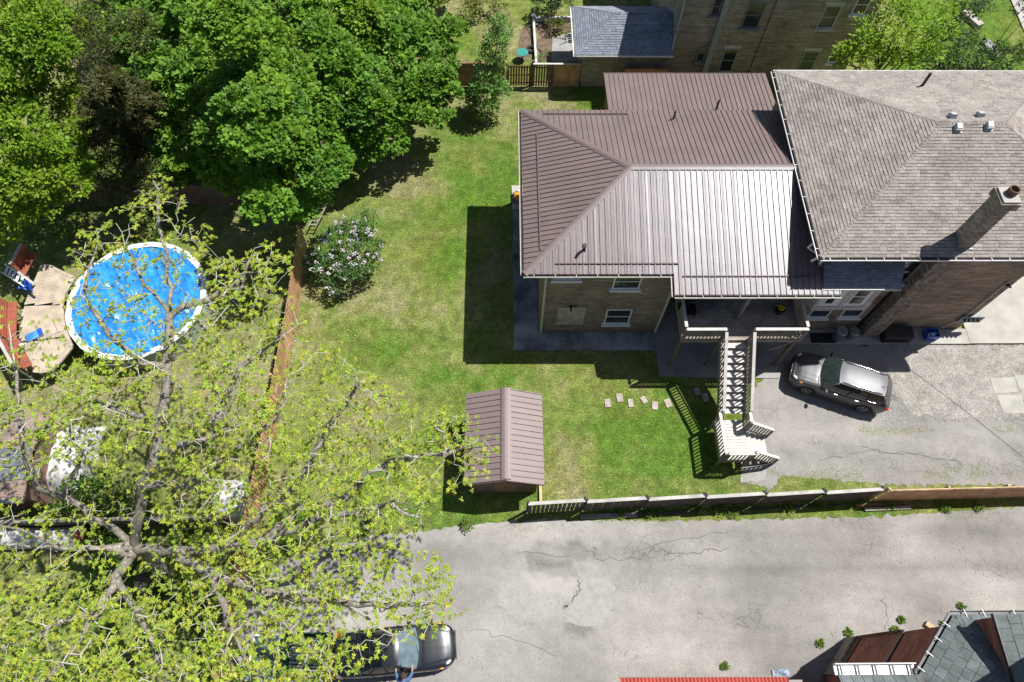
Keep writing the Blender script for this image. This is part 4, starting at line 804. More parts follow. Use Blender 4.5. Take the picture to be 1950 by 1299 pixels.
tag(MB().rbox((*P(1660, 80)[:2], .3), (.5, 1.5, .5), .5).build('stone_bench', m_stonew), 'pale stone bench behind the bright green tree', 'bench')
c = P(1848, 40); tag(MB().rbox((c[0], c[1], .15), (.5, 1.6, .3), .45).build('stone_step', m_concl), 'pale stone step by the bright lawn at the top right', 'step')
c = P(1885, 98); tag(MB().rbox((c[0], c[1], .15), (.6, 1.6, .3), .3).build('stone_slab', m_conc), 'grey stone slab in the shade among the top right bushes', 'slab')
# ------------------------------------------------------------------ red brick building with slate roof
bb = root('red_brick_building', 'red brick building with canted corner and grey slate roof at the lower right', 'building', (16, -1, 0))
EH = 7.4; ev = [(26., 2.0), (14.48, 2.0), (12.9, .29), (10.35, .26)]
MB().prism([(25.6, 1.72), (14.3, 1.72), (13.05, .33), (13.0, -.05), (10.8, -.05), (10.8, -9), (25.6, -9)], 0, 7.2).build('wall', m_red, bb)
A0 = np.array([14.3, 1.72]); B0 = np.array([13.05, .33]); dw = (B0-A0)/np.linalg.norm(B0-A0); nw = np.array([-.743, .669])
for z, t, ht, mm in ((.5, .12, .9, m_stonew), (4.6, .05, .16, m_dark), (1.25, .05, .14, m_clay)): MB().bar((*(A0+nw*t/2), z), (*(B0+nw*t/2), z), t, ht).build('string_course', mm, bb)
MB().bar((*(A0+nw*.02+dw*-.02), .9), (*(A0+nw*.02+dw*-.02), 4.5), .1, .1).build('corner_brick', m_clay, bb)
kp = .55
def up2(p, d, n): return (p[0]+n[0]*d, p[1]+n[1]*d, EH+kp*d)
h1 = lambda d: (14.48+.438*d, 2.0-d, EH+kp*d); h2 = lambda d: (12.9+.438*d, .29-d, EH+kp*d)
D_ = 3.2; can = [(12.9, .29, EH), (14.48, 2.0, EH), h1(D_), h2(D_)]; nor = [(14.48, 2.0, EH), (26, 2.0, EH), (26, 2-D_, EH+kp*D_), h1(D_)]; fr = [(10.35, .27, EH), (12.9, .29, EH), h2(D_), (10.35, .27-D_, EH+kp*D_)]
q = MB(); [q.slab(p_[::-1], .1) for p_ in (can, nor, fr)]; br = q.build('roof', m_shbase, bb)
un = np.array([-1.58, -1.71, 0]); un /= np.linalg.norm(un); 
shingles([can[1], can[0], can[3], can[2]], un, (.735*1, -.679, kp), br, m_slate, expo=.3, wr=(.3, .38), nobj=110, thick=.02, band=0, name='slate', stuffname='slates', gap=.015)
shingles([nor[1], nor[0], nor[3], nor[2]], (-1, 0, 0), (0, -1, kp), br, m_slate, expo=.3, wr=(.3, .38), nobj=60, thick=.02, band=0, name='slate', stuffname='slates', gap=.015)
shingles([fr[1], fr[0], fr[3], fr[2]], (-1, 0, 0), (0, -1, kp), br, m_slate, expo=.3, wr=(.3, .38), nobj=30, thick=.02, band=0, name='slate', stuffname='slates', gap=.015)
no_ = (-.735, .679)
gutter((12.9, .29, EH), (14.48, 2.0, EH), no_, br, m_dark, m_dark, 0); gutter((14.48, 2.02, EH), (26, 2.02, EH), (0, 1), br, m_dark, m_dark, 0)
for k in range(4):
    p_ = np.array([12.9, .29])+(np.array([14.48, 2.0])-np.array([12.9, .29]))*(k+.3)/4; MB().bar((p_[0]-no_[0]*.08, p_[1]-no_[1]*.08, EH+.05), (p_[0]+no_[0]*.16, p_[1]+no_[1]*.16, EH+.02), .032, .02).build('gutter_bracket', m_offw, br)
for xx in (14.9, 15.5, 16.5): MB().bar((xx, 1.95, EH+.05), (xx-.04, 2.2, EH+.02), .032, .02).build('gutter_bracket', m_offw, br)
wg = MB(); wg.box((10.35, .3, EH-.22), (12.9, .62, EH-.18)); wg.box((10.35, .6, EH-.178), (12.9, .63, EH-.02)); wgo = wg.build('box_gutter', m_white, br)
for k in range(5): MB().box((10.5+k*.55, .3, EH-.1), (10.54+k*.55, .6, EH-.05)).build('gutter_bracket', m_dark, wgo)
tw = MB(); tw.add([(15.1, 1.86, 7.4), (24, 1.86, 7.4), (24, -8, 7.4), (15.1, -8, 7.4), (15.1, 1.86, 8.6), (24, 1.86, 10.4), (24, -8, 10.4), (15.1, -8, 8.6)], [(3, 2, 1, 0), (4, 5, 6, 7), (0, 1, 5, 4), (1, 2, 6, 5), (2, 3, 7, 6), (3, 0, 4, 7)]); uo = tw.build('upper_storey', m_red, bb)
shingles([(15.0, -8, 8.64), (15.0, 1.92, 8.64), (24, 1.92, 10.46), (24, -8, 10.46)][::-1] if False else [(15.0, 1.92, 8.64), (15.0, -8, 8.64), (24, -8, 10.46), (24, 1.92, 10.46)], (0, -1, 0), (1, 0, .2022), uo, m_slate, expo=.34, wr=(.3, .6), nobj=60, thick=.022, band=0, name='slate', stuffname='slates', gap=.01)
MB().bar((14.98, 1.95, 8.6), (14.98, -8, 8.6), .05, .12).build('verge', m_dark, uo)
MB().box((16.9, .5, 8.6), (17.9, 1.5, 14.2)).build('chimney', m_red, bb)  # unseen chimney, added and sized to throw a shadow across the slates
rr2 = root('red_metal_roof', 'lean-to with corrugated red metal roof at the bottom edge', 'lean-to', (7, -1.2, 0))
z_ = 3.0; a = P(1180, 1291, z_); b_ = P(1500, 1291, z_)
q = MB(); n = 90
pr = [(a[0]+(b_[0]-a[0])*k/n/1., .03*math.cos(k*math.pi)) for k in range(n+1)]
q.add([(x, a[1], z_+h) for x, h in pr]+[(x, a[1]-4, z_+h+1.2) for x, h in pr], [(i+1, i, n+1+i, n+2+i) for i in range(n)]); q.build('roof', m_redroof, rr2)
MB().box((a[0]+.2, a[1]-4, 0), (b_[0]-.1, a[1]-.25, z_-.05)).build('wall', m_red, rr2); MB().bar((a[0], a[1]+.01, z_-.06), (b_[0], a[1]+.01, z_-.06), .04, .08).build('fascia', m_rdark, rr2); MB().box((b_[0]+.01, a[1]-4, z_-.2), (b_[0]+.5, a[1]-.1, z_+.05)).build('flashing', m_rdark, rr2)
q = MB(); c = P(1488, 1283, .1); q.grid(lambda u, v: (c[0]+(u-.5)*.7, c[1]+(v-.5)*.3, .08+.1*math.sin(u*7)*math.cos(v*5)), 8, 5); tag(q.build('plastic_sheet', m_palesheet), 'crumpled pale blue plastic sheet in the shade by the red roof', 'sheet')
def plank(p0, p1, wd, label, mt=m_wood, h=.1):
    a = P(*p0); b_ = P(*p1); tag(MB().bar((a[0], a[1], h/2+.015), (b_[0], b_[1], h/2+.015), wd, h).build('timber', mt), label, 'timber')
plank((1760, 1187), (1795, 1213), .2, 'pale square timber lying against the red brick corner', m_tan, .18)
plank((1105, 985), (1212, 981), .2, 'long grey timber kerb on the alley under the grey fence'); plank((1215, 981), (1325, 975), .1, 'thin dark timber kerb continuing along the fence foot', m_grayf); plank((1645, 971), (1732, 967), .16, 'pale timber beam at the alley edge by the tan fence'); plank((1628, 963), (1722, 959), .12, 'brown timber lying behind the pale beam by the tan fence', m_cedard); plank((1350, 973), (1600, 962), .06, 'very thin dark board along the middle of the fence foot', m_grayf, .06)
# ------------------------------------------------------------------ pool, its deck and the things on it
po = root('swimming_pool', 'round above-ground pool with a bright blue cover and white rim', 'pool', (-18.45, 17.5, 0))
pc_ = np.array([-18.45, 17.5]); pr_ = 3.38; nn = 20
ang = [2*math.pi*k/nn for k in range(nn)]
for k in range(nn):
    t0, t1 = ang[k], ang[(k+1) % nn]
    e = lambda t, r, z: (pc_[0]+r*math.cos(t), pc_[1]+r*math.sin(t), z)
    MB().add([e(t0, pr_-.04, 0), e(t1, pr_-.04, 0), e(t1, pr_-.04, 1.27), e(t0, pr_-.04, 1.27), e(t0, pr_-.1, 0), e(t1, pr_-.1, 0), e(t1, pr_-.1, 1.27), e(t0, pr_-.1, 1.27)], [(0, 1, 2, 3), (5, 4, 7, 6), (3, 2, 6, 7)]).build('wall_panel', m_sage, po)
    MB().add([e(t0+.004, pr_+.06, 1.285), e(t1-.004, pr_+.06, 1.285), e(t1-.004, pr_-.22, 1.285), e(t0+.004, pr_-.22, 1.285), e(t0+.004, pr_+.06, 1.325), e(t1-.004, pr_+.06, 1.325), e(t1-.004, pr_-.22, 1.325), e(t0+.004, pr_-.22, 1.325)], [(3, 2, 1, 0), (4, 5, 6, 7), (0, 1, 5, 4), (1, 2, 6, 5), (2, 3, 7, 6), (3, 0, 4, 7)]).build('rim', m_white, po)
    MB().bar(e(t0, pr_+.01, .0), e(t0, pr_+.01, 1.28), .14, .05, (math.cos(t0), math.sin(t0), 0)).build('upright', m_offw, po)
g_ = 130; xx, yy = np.meshgrid(np.linspace(-1, 1, g_), np.linspace(-1, 1, g_)); r = np.hypot(xx, yy); X = pc_[0]+xx*(pr_-.12); Y = pc_[1]+yy*(pr_-.12)
# square grid mapped to the disc
mx_ = np.maximum(np.abs(xx), np.abs(yy)); sc_ = np.where(r > 1e-6, mx_/np.maximum(r, 1e-6), 1); X = pc_[0]+xx*sc_*(pr_-.12); Y = pc_[1]+yy*sc_*(pr_-.12)
wr = fbm((X+Y*.6), (Y-X*.3)*.25, .45, 3, 81); wr2 = fbm(X*.4+Y*.2, Y, .5, 3, 82); Z = 1.2-.06*(1-mx_)+.34*np.abs(wr-.5)+.36*np.abs(wr2-.5)
ii, jj = np.meshgrid(np.arange(g_-1), np.arange(g_-1)); b = (jj*g_+ii).ravel()
npmesh('pool_cover', np.c_[X.ravel(), Y.ravel(), Z.ravel()], np.c_[b, b+1, b+g_+1, b+g_], m_blue, parent=po, smooth=True)
pk = root('pool_deck', 'pale wooden pool deck with red painted benches at the left edge', 'pool deck', (-23, 17.5, 0)); dz_ = 1.15
def DP(*q): return [tuple(P(a, b, dz_)[:2]) for a, b in q]
def deckboards(poly, direc, st=.145):
    d = np.array(direc, float)/np.linalg.norm(direc); n = np.array([-d[1], d[0]]); pts = np.array(poly); lo, hi = (pts@n).min(), (pts@n).max(); s = lo
    while s < hi:
        ms = []
        for a, b_ in zip(poly, poly[1:]+poly[:1]):
            a = np.array(a); b_ = np.array(b_); va, vb = a@n, b_@n; m = s+st/2
            if (va <= m < vb) or (vb <= m < va): ms.append(((a+(b_-a)*(m-va)/(vb-va))@d))
        if len(ms) >= 2:
            a = d*min(ms)+n*(s+st/2); b_ = d*max(ms)+n*(s+st/2)
            if max(ms)-min(ms) > .1: MB().bar((*a, dz_-.02+rng.uniform(0, .002)), (*b_, dz_-.02+rng.uniform(0, .002)), st-.009, .035).build('deck_board', m_pdeck, pk)
        s += st
deckboards(DP((46, 580), (60, 545), (78, 505), (97, 508), (121, 520), (140, 528), (122, 560), (117, 578)), (1, .2)); deckboards(DP((38, 650), (44, 583), (117, 581), (119, 610), (126, 635), (128, 640)), (0, 1)); deckboards(DP((64, 706), (38, 653), (128, 643), (136, 660), (112, 690), (98, 702), (80, 708)), (.5, -1))
ol = DP((78, 505), (97, 508), (121, 520), (140, 528), (122, 560), (117, 578), (119, 610), (126, 635), (136, 660), (112, 690), (98, 702), (80, 708), (64, 706))
for a, b_ in zip(ol[:-1], ol[1:]): MB().bar((*a, dz_-.03), (*b_, dz_-.03), .16, .09).build('edge_board', m_pdeck, pk)
for px, py in ((40, 590), (36, 650), (66, 702), (95, 695), (80, 510), (118, 520)):
    q = P(px, py, dz_); MB().box((q[0]-.06, q[1]-.06, 0), (q[0]+.06, q[1]+.06, dz_-.05)).build('post', m_wood, pk)
def bench(p0, p1, inn, lab=None):
    p0 = np.array(p0[:2], float); p1 = np.array(p1[:2], float); inn = np.array(inn, float)/np.linalg.norm(inn)
    for k in range(3): q = inn*(.07+.14*k); MB().bar((*(p0+q), dz_+.42), (*(p1+q), dz_+.42), .13, .04).build('bench_board', m_redw, pk)
    for k in range(4): MB().bar((*(p0-inn*(.02+.03*k)), dz_+.5+.13*k), (*(p1-inn*(.02+.03*k)), dz_+.5+.13*k), .03, .12).build('backrest_board', m_redw, pk)
    MB().bar((*(p0-inn*.14), dz_+1.0), (*(p1-inn*.14), dz_+1.0), .14, .04).build('cap_rail', m_capw, pk)
    for t in (.05, .5, .95): q = p0+(p1-p0)*t+inn*.25; MB().box((q[0]-.04, q[1]-.04, dz_-.02), (q[0]+.04, q[1]+.04, dz_+.4)).build('bench_leg', m_redw, pk)
    for t in (.02, .98): q = p0+(p1-p0)*t-inn*.18; MB().box((q[0]-.04, q[1]-.04, 0), (q[0]+.04, q[1]+.04, dz_+1.0)).build('bench_post', m_wood, pk)
bz = dz_+.45
bench(P(15, 575, bz), P(13, 645, bz), (1, .05)); bench(P(14, 648, bz), P(44, 702, bz), (.86, .5)); bench(P(36, 517, bz), P(56, 478, bz), (.86, -.45))
q0 = P(33, 517, dz_+1); q1 = P(64, 540, dz_+1); MB().bar((q0[0], q0[1], dz_+.95), (q1[0], q1[1], dz_+.95), .12, .04).build('cap_rail', m_capw, pk)
ld = root('pool_ladder', 'white pool ladder leaning at the left edge of the deck', 'ladder', (*P(35, 530, 1.0)[:2], 0)); a, b_ = P(-5, 512, .4), P(45, 545, 1.9)
for off in (0, .45): MB().tube([(a[0]+off*.2, a[1]+off, .1), (b_[0]+off*.2, b_[1]+off, 1.9)], .035, 8).build('rail', m_white, ld)
for k in range(5): t = .15+.17*k; q = a+(b_-a)*t; MB().box((q[0]-.02, q[1], .1+1.8*t), (q[0]+.12, q[1]+.45, .13+1.8*t)).build('rung', m_white, ld)
q = MB(); c = P(48, 543, 1.5); q.grid(lambda u, v: (c[0]+(u-.5)*.7, c[1]+(v-.5)*.5, 1.45+.14*math.sin(u*5)*math.cos(v*6)), 8, 7); tag(q.build('blue_towel', m_bluep), 'crumpled blue towel hanging by the pool ladder', 'towel')
c = P(64, 640, dz_+.05); fl = root('pool_float', 'light blue pool float lying on the pale deck', 'float', (c[0], c[1], dz_+.01)); q = MB()
th_ = .55
for k in (-1, 0, 1): q.tube([(c[0]+math.cos(th_)*s-math.sin(th_)*k*.14, c[1]+math.sin(th_)*s+math.cos(th_)*k*.14, dz_+.08) for s in (-.36, -.3, .3, .36)], [.02, .08, .08, .02], 8)
q.build('air_tubes', m_lblue, fl, True); MB().rbox((c[0]+.3, c[1]+.18, dz_+.12), (.18, .42, .1), th_).build('pillow', m_bluep, fl)
c = P(41, 657, dz_+.5); sh_ = root('shoe', 'white shoe on the red bench of the pool deck', 'shoe', (c[0], c[1], dz_+.45)); MB().ell((c[0], c[1], dz_+.5), (.15, .07, .06), 10, 6).build('upper', m_white, sh_, True); MB().rbox((c[0], c[1], dz_+.465), (.28, .12, .03)).build('sole', m_rubber, sh_)
# ------------------------------------------------------------------ left yard: shed, tarps, rolled things, trailers
ys = root('yard_shed', 'low shed with patched brown felt roof and grey gutter at the left edge', 'shed', (-25, 9, 0))
a, b_, c, d = P(-60, 785, 2.3), P(98, 785, 2.3), P(100, 952, 2.3), P(-60, 960, 2.3); my = (b_[1]+c[1])/2
MB().box((a[0], c[1]+.2, 0), (b_[0]-.2, b_[1]-.2, 2.25)).build('wall', m_brownf, ys)
m_felt = mat('roof_felt', (.3, .21, .17), .9, c2=(.16, .13, .12), sc=1.5, fine=.2, fsc=15)
q = MB(); q.slab([(a[0], b_[1], 2.3), (a[0], my, 2.75), (b_[0], my, 2.75), (b_[0], b_[1], 2.3)], .08); q.slab([(a[0], my, 2.75), (a[0], c[1], 2.3), (b_[0], c[1], 2.3), (b_[0], my, 2.75)], .08); yr = q.build('roof', m_felt, ys)
for k in range(9):
    q = MB(); yy0 = c[1]+(my-c[1])*k/9; z0 = 2.3+.45*k/9; q.slab([(a[0], yy0, z0+.02), (b_[0], yy0, z0+.02), (b_[0], yy0+.3, z0+.065), (a[0], yy0+.3, z0+.065)], .015); q.build('felt_strip', m_felt, yr)
MB().bar((a[0], c[1]-.06, 2.28), (b_[0], c[1]-.06, 2.28), .14, .12).build('gutter', m_galv, yr); MB().bar((a[0], my, 2.8), (b_[0], my, 2.8), .3, .05).build('ridge_cap', m_galv, yr)
for k in range(2): MB().rbox(((a[0]+b_[0])/2+1+k*.5, my-.4-.5*k, 2.74-.15*k), (1.6, .5, .04), .1*k, 0, .3).build('roof_patch', m_grayp, yr)
def heap(name, px, py, z, sx, sy, h, mt, label, cat, sd=0, ed=6, rz=0):
    c = P(px, py, z); xx, yy = np.meshgrid(np.linspace(-1, 1, 34), np.linspace(-1, 1, 34)); f = fbm(xx*1.2+sd, yy*1.2, .5, 4, 90+sd); env = np.clip(1.15-np.abs(xx)**4*1.15, 0, 1)*np.clip(1.15-np.abs(yy)**4*1.15, 0, 1)
    jx = xx*sx*(1+.12*(f-.5)); jy = yy*sy*(1+.25*(fbm(xx, yy+5, .6, 2, 95+sd)-.5)); X = c[0]+jx*math.cos(rz)-jy*math.sin(rz); Y = c[1]+jx*math.sin(rz)+jy*math.cos(rz); Z = .02+h*env*(.65+.5*f)
    ii, jj = np.meshgrid(np.arange(33), np.arange(33)); b = (jj*34+ii).ravel(); o = npmesh(name, np.c_[X.ravel(), Y.ravel(), Z.ravel()], np.c_[b, b+1, b+35, b+34], mt); return tag(o, label, cat)
heap('tarp', 108, 865, 1, 1.25, 1.75, 1.25, m_tarp, 'crumpled white tarp over a pile beside the brown felt shed', 'tarp', 1)
heap('tarp', 440, 945, .8, 1.1, .95, 1.0, m_tarp, 'white tarp draped over a heap next to the cedar fence', 'tarp', 2)
wl = root('wrapped_load', 'long load wrapped in white sheet with a red end at the left edge', 'wrapped load', (*P(70, 1022, .6)[:2], 0)); a, b_ = P(-40, 1018, .7), P(150, 1022, .7)
q = MB(); nn = 14; q.grid(lambda u, v: (a[0]+(b_[0]-a[0])*u, a[1]+(b_[1]-a[1])*u+(.5+.04*math.sin(u*9))*math.cos(v*math.pi), .15+(.72+.05*math.sin(u*14+v*4))*math.sin(v*math.pi)), 30, 12); q.build('sheet', m_tarp, wl); MB().tube([(b_[0], b_[1], .55), (b_[0]+.22, b_[1], .55)], [.5, .47], 14).build('end_cap', m_redw, wl); MB().box((a[0], a[1]-.4, .02), (b_[0], a[1]+.4, .3)).build('base', m_wood, wl)
wd_ = root('red_timber_rack', 'red painted timber lying beside the wrapped load', 'timber', (*P(170, 1035)[:2], 0)); a, b_ = P(158, 1034, .2), P(185, 1040, .2); MB().bar((a[0], a[1], .2), (b_[0], b_[1], .2), .15, .15).build('beam', m_redw, wd_)
tr = root('utility_trailer', 'dark green trailer stacked with ribbed grey sheets beside the black sedan', 'trailer', (-9, .7, 0)); a, b_ = P(545, 1200, .8), P(625, 1310, .8)
x0, x1, y1, y0 = a[0], b_[0]-.1, a[1]-.1, b_[1]-.4
MB().box((x0, y0, .45), (x1, y1, .55)).build('bed', m_green, tr)
for lo, hi in (((x0, y0, .55), (x0+.05, y1, .95)), ((x1-.05, y0, .55), (x1, y1, .95)), ((x0+.05, y1-.05, .55), (x1-.05, y1, .95))): MB().box(lo, hi).build('side', m_green, tr)
for k in range(16): MB().tube([(x0+.35, y0+.1+k*(y1-y0-.25)/16, .93+.03*(k % 2)), (x1-.12, y0+.05+k*(y1-y0-.25)/16, .93+.03*(k % 2))], .045, 6).build('ribbed_sheet', m_galv, tr)
MB().box((x1-.02, y0, .955), (x1+.03, y1, .99)).build('yellow_strap', m_tan, tr)
for yy in (y0+.4,): 
    for xx in (x0-.1, x1+.02): MB().tube([(xx, yy, .3), (xx+.1, yy, .3)], .3, 16).build('wheel', m_rubber, tr)
gs = root('glass_frame', 'leaning pale glazed frame between the cedar fence and the green trailer', 'frame', (*P(500, 1255, .5)[:2], 0)); a, b_ = P(485, 1210, .9), P(520, 1310, .9)
for p_, q_ in (((a[0], a[1]), (a[0]-.15, b_[1])), ((b_[0], a[1]), (b_[0]-.15, b_[1])), ((a[0], a[1]), (b_[0], a[1])), ((a[0]-.07, (a[1]+b_[1])/2), (b_[0]-.07, (a[1]+b_[1])/2))): MB().bar((*p_, .9), (*q_, .7), .06, .06).build('frame_bar', m_white, gs)
MB().add([(a[0], a[1], .86), (b_[0], a[1], .86), (b_[0]-.15, b_[1], .66), (a[0]-.15, b_[1], .66)], [(3, 2, 1, 0)]).build('pane', m_wglass2, gs); MB().box((a[0], b_[1], 0), (b_[0]-.2, a[1]-.2, .6)).build('base', m_wood, gs)
q = root('ladder', 'small wooden stepladder lying by the fence end under the maple', 'ladder', (*P(605, 425, .3)[:2], 0)); a, b_ = P(598, 440, .2), P(618, 405, .2)
for off in (-.2, .2): MB().bar((a[0]+off, a[1], .6), (b_[0]+off, b_[1], .75), .06, .05).build('rail', m_wood, q)
for k in range(5): t = .1+.2*k; c = a+(b_-a)*t; MB().bar((c[0]-.2, c[1], .6+.15*t), (c[0]+.2, c[1], .6+.15*t), .06, .03).build('rung', m_wood, q)
# ------------------------------------------------------------------ cars
def car(name, label, loc, rz, sp):
    o = root(name, label, 'car', loc, rz, )
    L2 = sp['xs'][0], sp['xs'][-1]; X = np.array(sp['xs']); ip = lambda k, x: float(np.interp(x, X, sp[k]))
    wx, wr, ar = sp['wheelx'], sp['wr'], sp['wr']+.06
    st = sorted(set(list(np.linspace(L2[0], L2[1], 46))+[L2[0]+.02, L2[0]+.06, L2[1]-.02, L2[1]-.06]+[c+s*ar for c in wx for s in (-.999, .999, -.7, .7, -.4, .4, 0)]))
    def zl(x):
        z = ip('zlo', x)
        for c in wx:
            if abs(x-c) < ar: z = max(z, wr+math.sqrt(ar*ar-(x-c)**2))
        return z
    CS = [(.82, 0), (.965, .0), (.99, .25), (1.0, .5), (.985, .78), (.955, .92), (.90, 1.0)]
    def prof(x):
        w_, zt, z0 = ip('hw', x), ip('zt', x), zl(x); zb0 = ip('zlo', x); out = []
        for a, t in CS:
            z = zb0+(zt-zb0)*t
            out.append((a*w_, max(z, z0+.0 if t < .06 else min(max(z, z0), zt))))
        cr = sp.get('crown', .045); out += [(.72*w_, zt+cr*.45), (.4*w_, zt+cr*.85), (0, zt+cr)]
        return out
    vs = []; n = None
    for x in st:
        p = prof(x); ring = [(x, a, b) for a, b in p]+[(x, -a, b) for a, b in p[-2::-1]]; n = len(ring); vs += ring
    fs = [(i*n+k, i*n+k+1, (i+1)*n+k+1, (i+1)*n+k) for i in range(len(st)-1) for k in range(n-1)]+[tuple(range(n)), tuple(range((len(st)-1)*n+n-1, (len(st)-1)*n-1, -1))]
    fs = [f[::-1] for f in fs]
    body = MB().add(vs, fs).build('body', sp['paint'], o, True)
    def psurf(x, u, off):
        """u in 0..1 along the half profile from sill to centre line"""
        p = prof(x); d = np.r_[0, np.cumsum([math.dist(a, b) for a, b in zip(p[:-1], p[1:])])]; d /= d[-1]; return np.interp(u, d, [q[0] for q in p]), np.interp(u, d, [q[1] for q in p])
    # hood as a raised panel
    hx0, hx1, hw = sp['hood']; h = MB()
    def hood(u, v):
        x = hx0+(hx1-hx0)*u; yy = (v-.5)*2; wv = hw*ip('hw', x)*(1-.12*u); a = wv*yy; z = np.interp(abs(a), [0, .4*ip('hw', x), .72*ip('hw', x), .9*ip('hw', x)], [ip('zt', x)+.045, ip('zt', x)+.038, ip('zt', x)+.02, ip('zt', x)])+.012+sp.get('dome', .0)*math.exp(-((abs(yy)-.0)/.55)**6)
        return (x, a, z-(.02 if (v in (0, 1) or u in (0, 1)) else 0))
    h.grid(hood, 10, 16); h.build('hood', sp['paint'], o, True)
    g = sp['gh']; zB = lambda x: ip('zt', x)+.02
    def fcurve(x, w_, z, bulge, v): yy = (v-.5)*2; return np.array([x-bulge*yy*yy, w_*yy, z-.015*yy*yy])
    wsb = lambda v: fcurve(g['wb'][0], g['wb'][1], zB(g['wb'][0]), .16, v); wst = lambda v: fcurve(g['wt'][0], g['wt'][1], g['wt'][2], .07, v)
    rgb = lambda v: fcurve(g['rb'][0], g['rb'][1], zB(g['rb'][0]), -.10, v); rgt = lambda v: fcurve(g['rt'][0], g['rt'][1], g['rt'][2], -.05, v)
    m = MB(); m.grid(lambda u, v: tuple(wsb(u)*(1-v)+wst(u)*v+np.array([.02, 0, .02])*4*v*(1-v)), 12, 6); m.build('windshield', sp['glass'], o, True)
    m = MB(); m.grid(lambda u, v: tuple(rgt(u)*(1-v)+rgb(u)*v+np.array([-.02, 0, .02])*4*v*(1-v)), 12, 6); m.build('rear_window', m_cglass, o, True)
    def roof(u, v):
        a = wst(u); b = rgt(u); q = a*(1-v)+b*v; yy = (u-.5)*2; q[1] *= 1+.05*math.sin(math.pi*v); q[2] += .045*math.sin(math.pi*v)+.035*(1-yy*yy)*min(1, 6*min(v, 1-v)+.25); return tuple(q)
    m = MB(); m.grid(roof, 14, 16); m.build('roof', sp['roofmat'], o, True)
    for s in (0, 1):
        sg = 1 if s else -1
        def side(u, v):
            x = g['wb'][0]-.16+(g['rb'][0]+.10-(g['wb'][0]-.16))*u; b = np.array([x, sg*np.interp(u, [0, .3, .8, 1], [g['wb'][1], ip('hw', 0)*.9, ip('hw', -1)*.9, g['rb'][1]]), zB(x)-.03]); t = np.array(roof(s, u)); q = b*(1-v)+t*v; q[1] += sg*.03*math.sin(math.pi*v); return tuple(q)
        m = MB(); m.grid(side, 14, 5)
        if s: m.f = [f[::-1] for f in m.f]
        m.build('side_window', m_cglass, o, True)
        for u0, u1, t in ((0.0, .0, .07), (g['bp'], g['bp'], .06), (g.get('cp', .72), g.get('cp', .72), .05), (1., 1., .12)):
            m = MB(); m.tube([np.array(side(u0, v))+np.array([0, sg*.012, 0]) for v in np.linspace(0, 1, 6)], t*.5, 6); m.build('pillar', sp['paint'] if t > .06 else m_black, o, True)
        m = MB(); m.tube([np.array(side(u, .02))+np.array([0, sg*.014, .012]) for u in np.linspace(.04, .97, 12)], .014, 6); m.build('window_trim', sp['trim'], o, True)
        m = MB(); m.tube([np.array(roof(s, v))+np.array([0, -sg*.02, .005]) for v in np.linspace(0, 1, 12)], .022, 6); m.build('roof_edge', sp['paint'], o, True)
        if sp.get('rails'):
            m = MB(); m.tube([np.array(roof(.5+(s-.5)*.86, v))+np.array([0, 0, .05 if 0 < k < 11 else 0]) for k, v in enumerate(np.linspace(.06, .95, 12))], .022, 6); m.build('roof_rail', m_chrome, o, True)
        # doors, handles, mirrors
        for d0, d1 in sp['doors']:
            m = MB(); m.grid(lambda u, v: (lambda p: (d0+(d1-d0)*u, sg*(p[0]+.006), p[1]))(psurf(d0+(d1-d0)*u, .16+.40*v, 0)), 5, 6)
            if not s: m.f = [f[::-1] for f in m.f]
            do = m.build('door', sp['paint'], o, True); p = psurf(d0+.12, .47, 0); MB().rbox((d0+.16, sg*(p[0]+.03), p[1]), (.15, .02, .022)).build('handle', sp['trim'], do)
        mx = g['wb'][0]-.42; m = MB(); m.ell((mx, sg*(ip('hw', mx)+.10), zB(mx)+.06), (.09, .14, .085), 12, 8); m.build('mirror', sp['paint'], o, True)
        # lamps
        hx = L2[1]-sp['lampx']; q = MB(); q.ell((hx, sg*ip('hw', hx)*.80, ip('zt', hx)-.045), (.22, .085, .06), 14, 8, Matrix.Rotation(-sg*.5, 3, 'Z')); q.build('headlight', m_head, o, True); q = MB(); q.ell((hx-.22, sg*ip('hw', hx-.2)*.945, ip('zt', hx-.2)-.07), (.1, .05, .05), 10, 6); q.build('indicator', m_amber, o, True)
        q = MB(); tx = L2[0]+.1; q.ell((tx+.05, sg*ip('hw', tx+.1)*.9, ip('zt', tx+.1)-sp['tlz']), (.16, .1, .1), 12, 8); q.build('taillight', m_tail, o, True)
    for c in wx:
        for sg in (-1, 1):
            wc = np.array([c, sg*(ip('hw', c)-.115), wr]); m = MB(); rp_ = [(.10, wr*.62), (.112, wr*.8), (.105, wr*.93), (.07, wr), (-.07, wr), (-.105, wr*.93), (-.11, wr*.6)]
            vs_ = [(wc[0]+r*math.cos(t), wc[1]+sg*a, wc[2]+r*math.sin(t)) for t in np.arange(24)*2*math.pi/24 for a, r in rp_]; k = len(rp_)
            m.add(vs_, [(i*k+j, i*k+j+1, ((i+1) % 24)*k+j+1, ((i+1) % 24)*k+j) for i in range(24) for j in range(k-1)]); wo = m.build('wheel', m_rubber, o, True)
            q = MB(); q.tube([wc+np.array([0, sg*.055, 0]), wc+np.array([0, sg*.075, 0])], wr*.64, 24); q.build('wheel_dish', m_dark, wo)
            q = MB(); q.tube([wc+np.array([0, sg*.07, 0]), wc+np.array([0, sg*.1, 0])], wr*.16, 14)
            for t in np.arange(5)*2*math.pi/5: q.bar(wc+np.array([.05*math.cos(t), sg*.09, .05*math.sin(t)]), wc+np.array([wr*.62*math.cos(t), sg*.095, wr*.62*math.sin(t)]), .075, .025, (0, 1, 0))
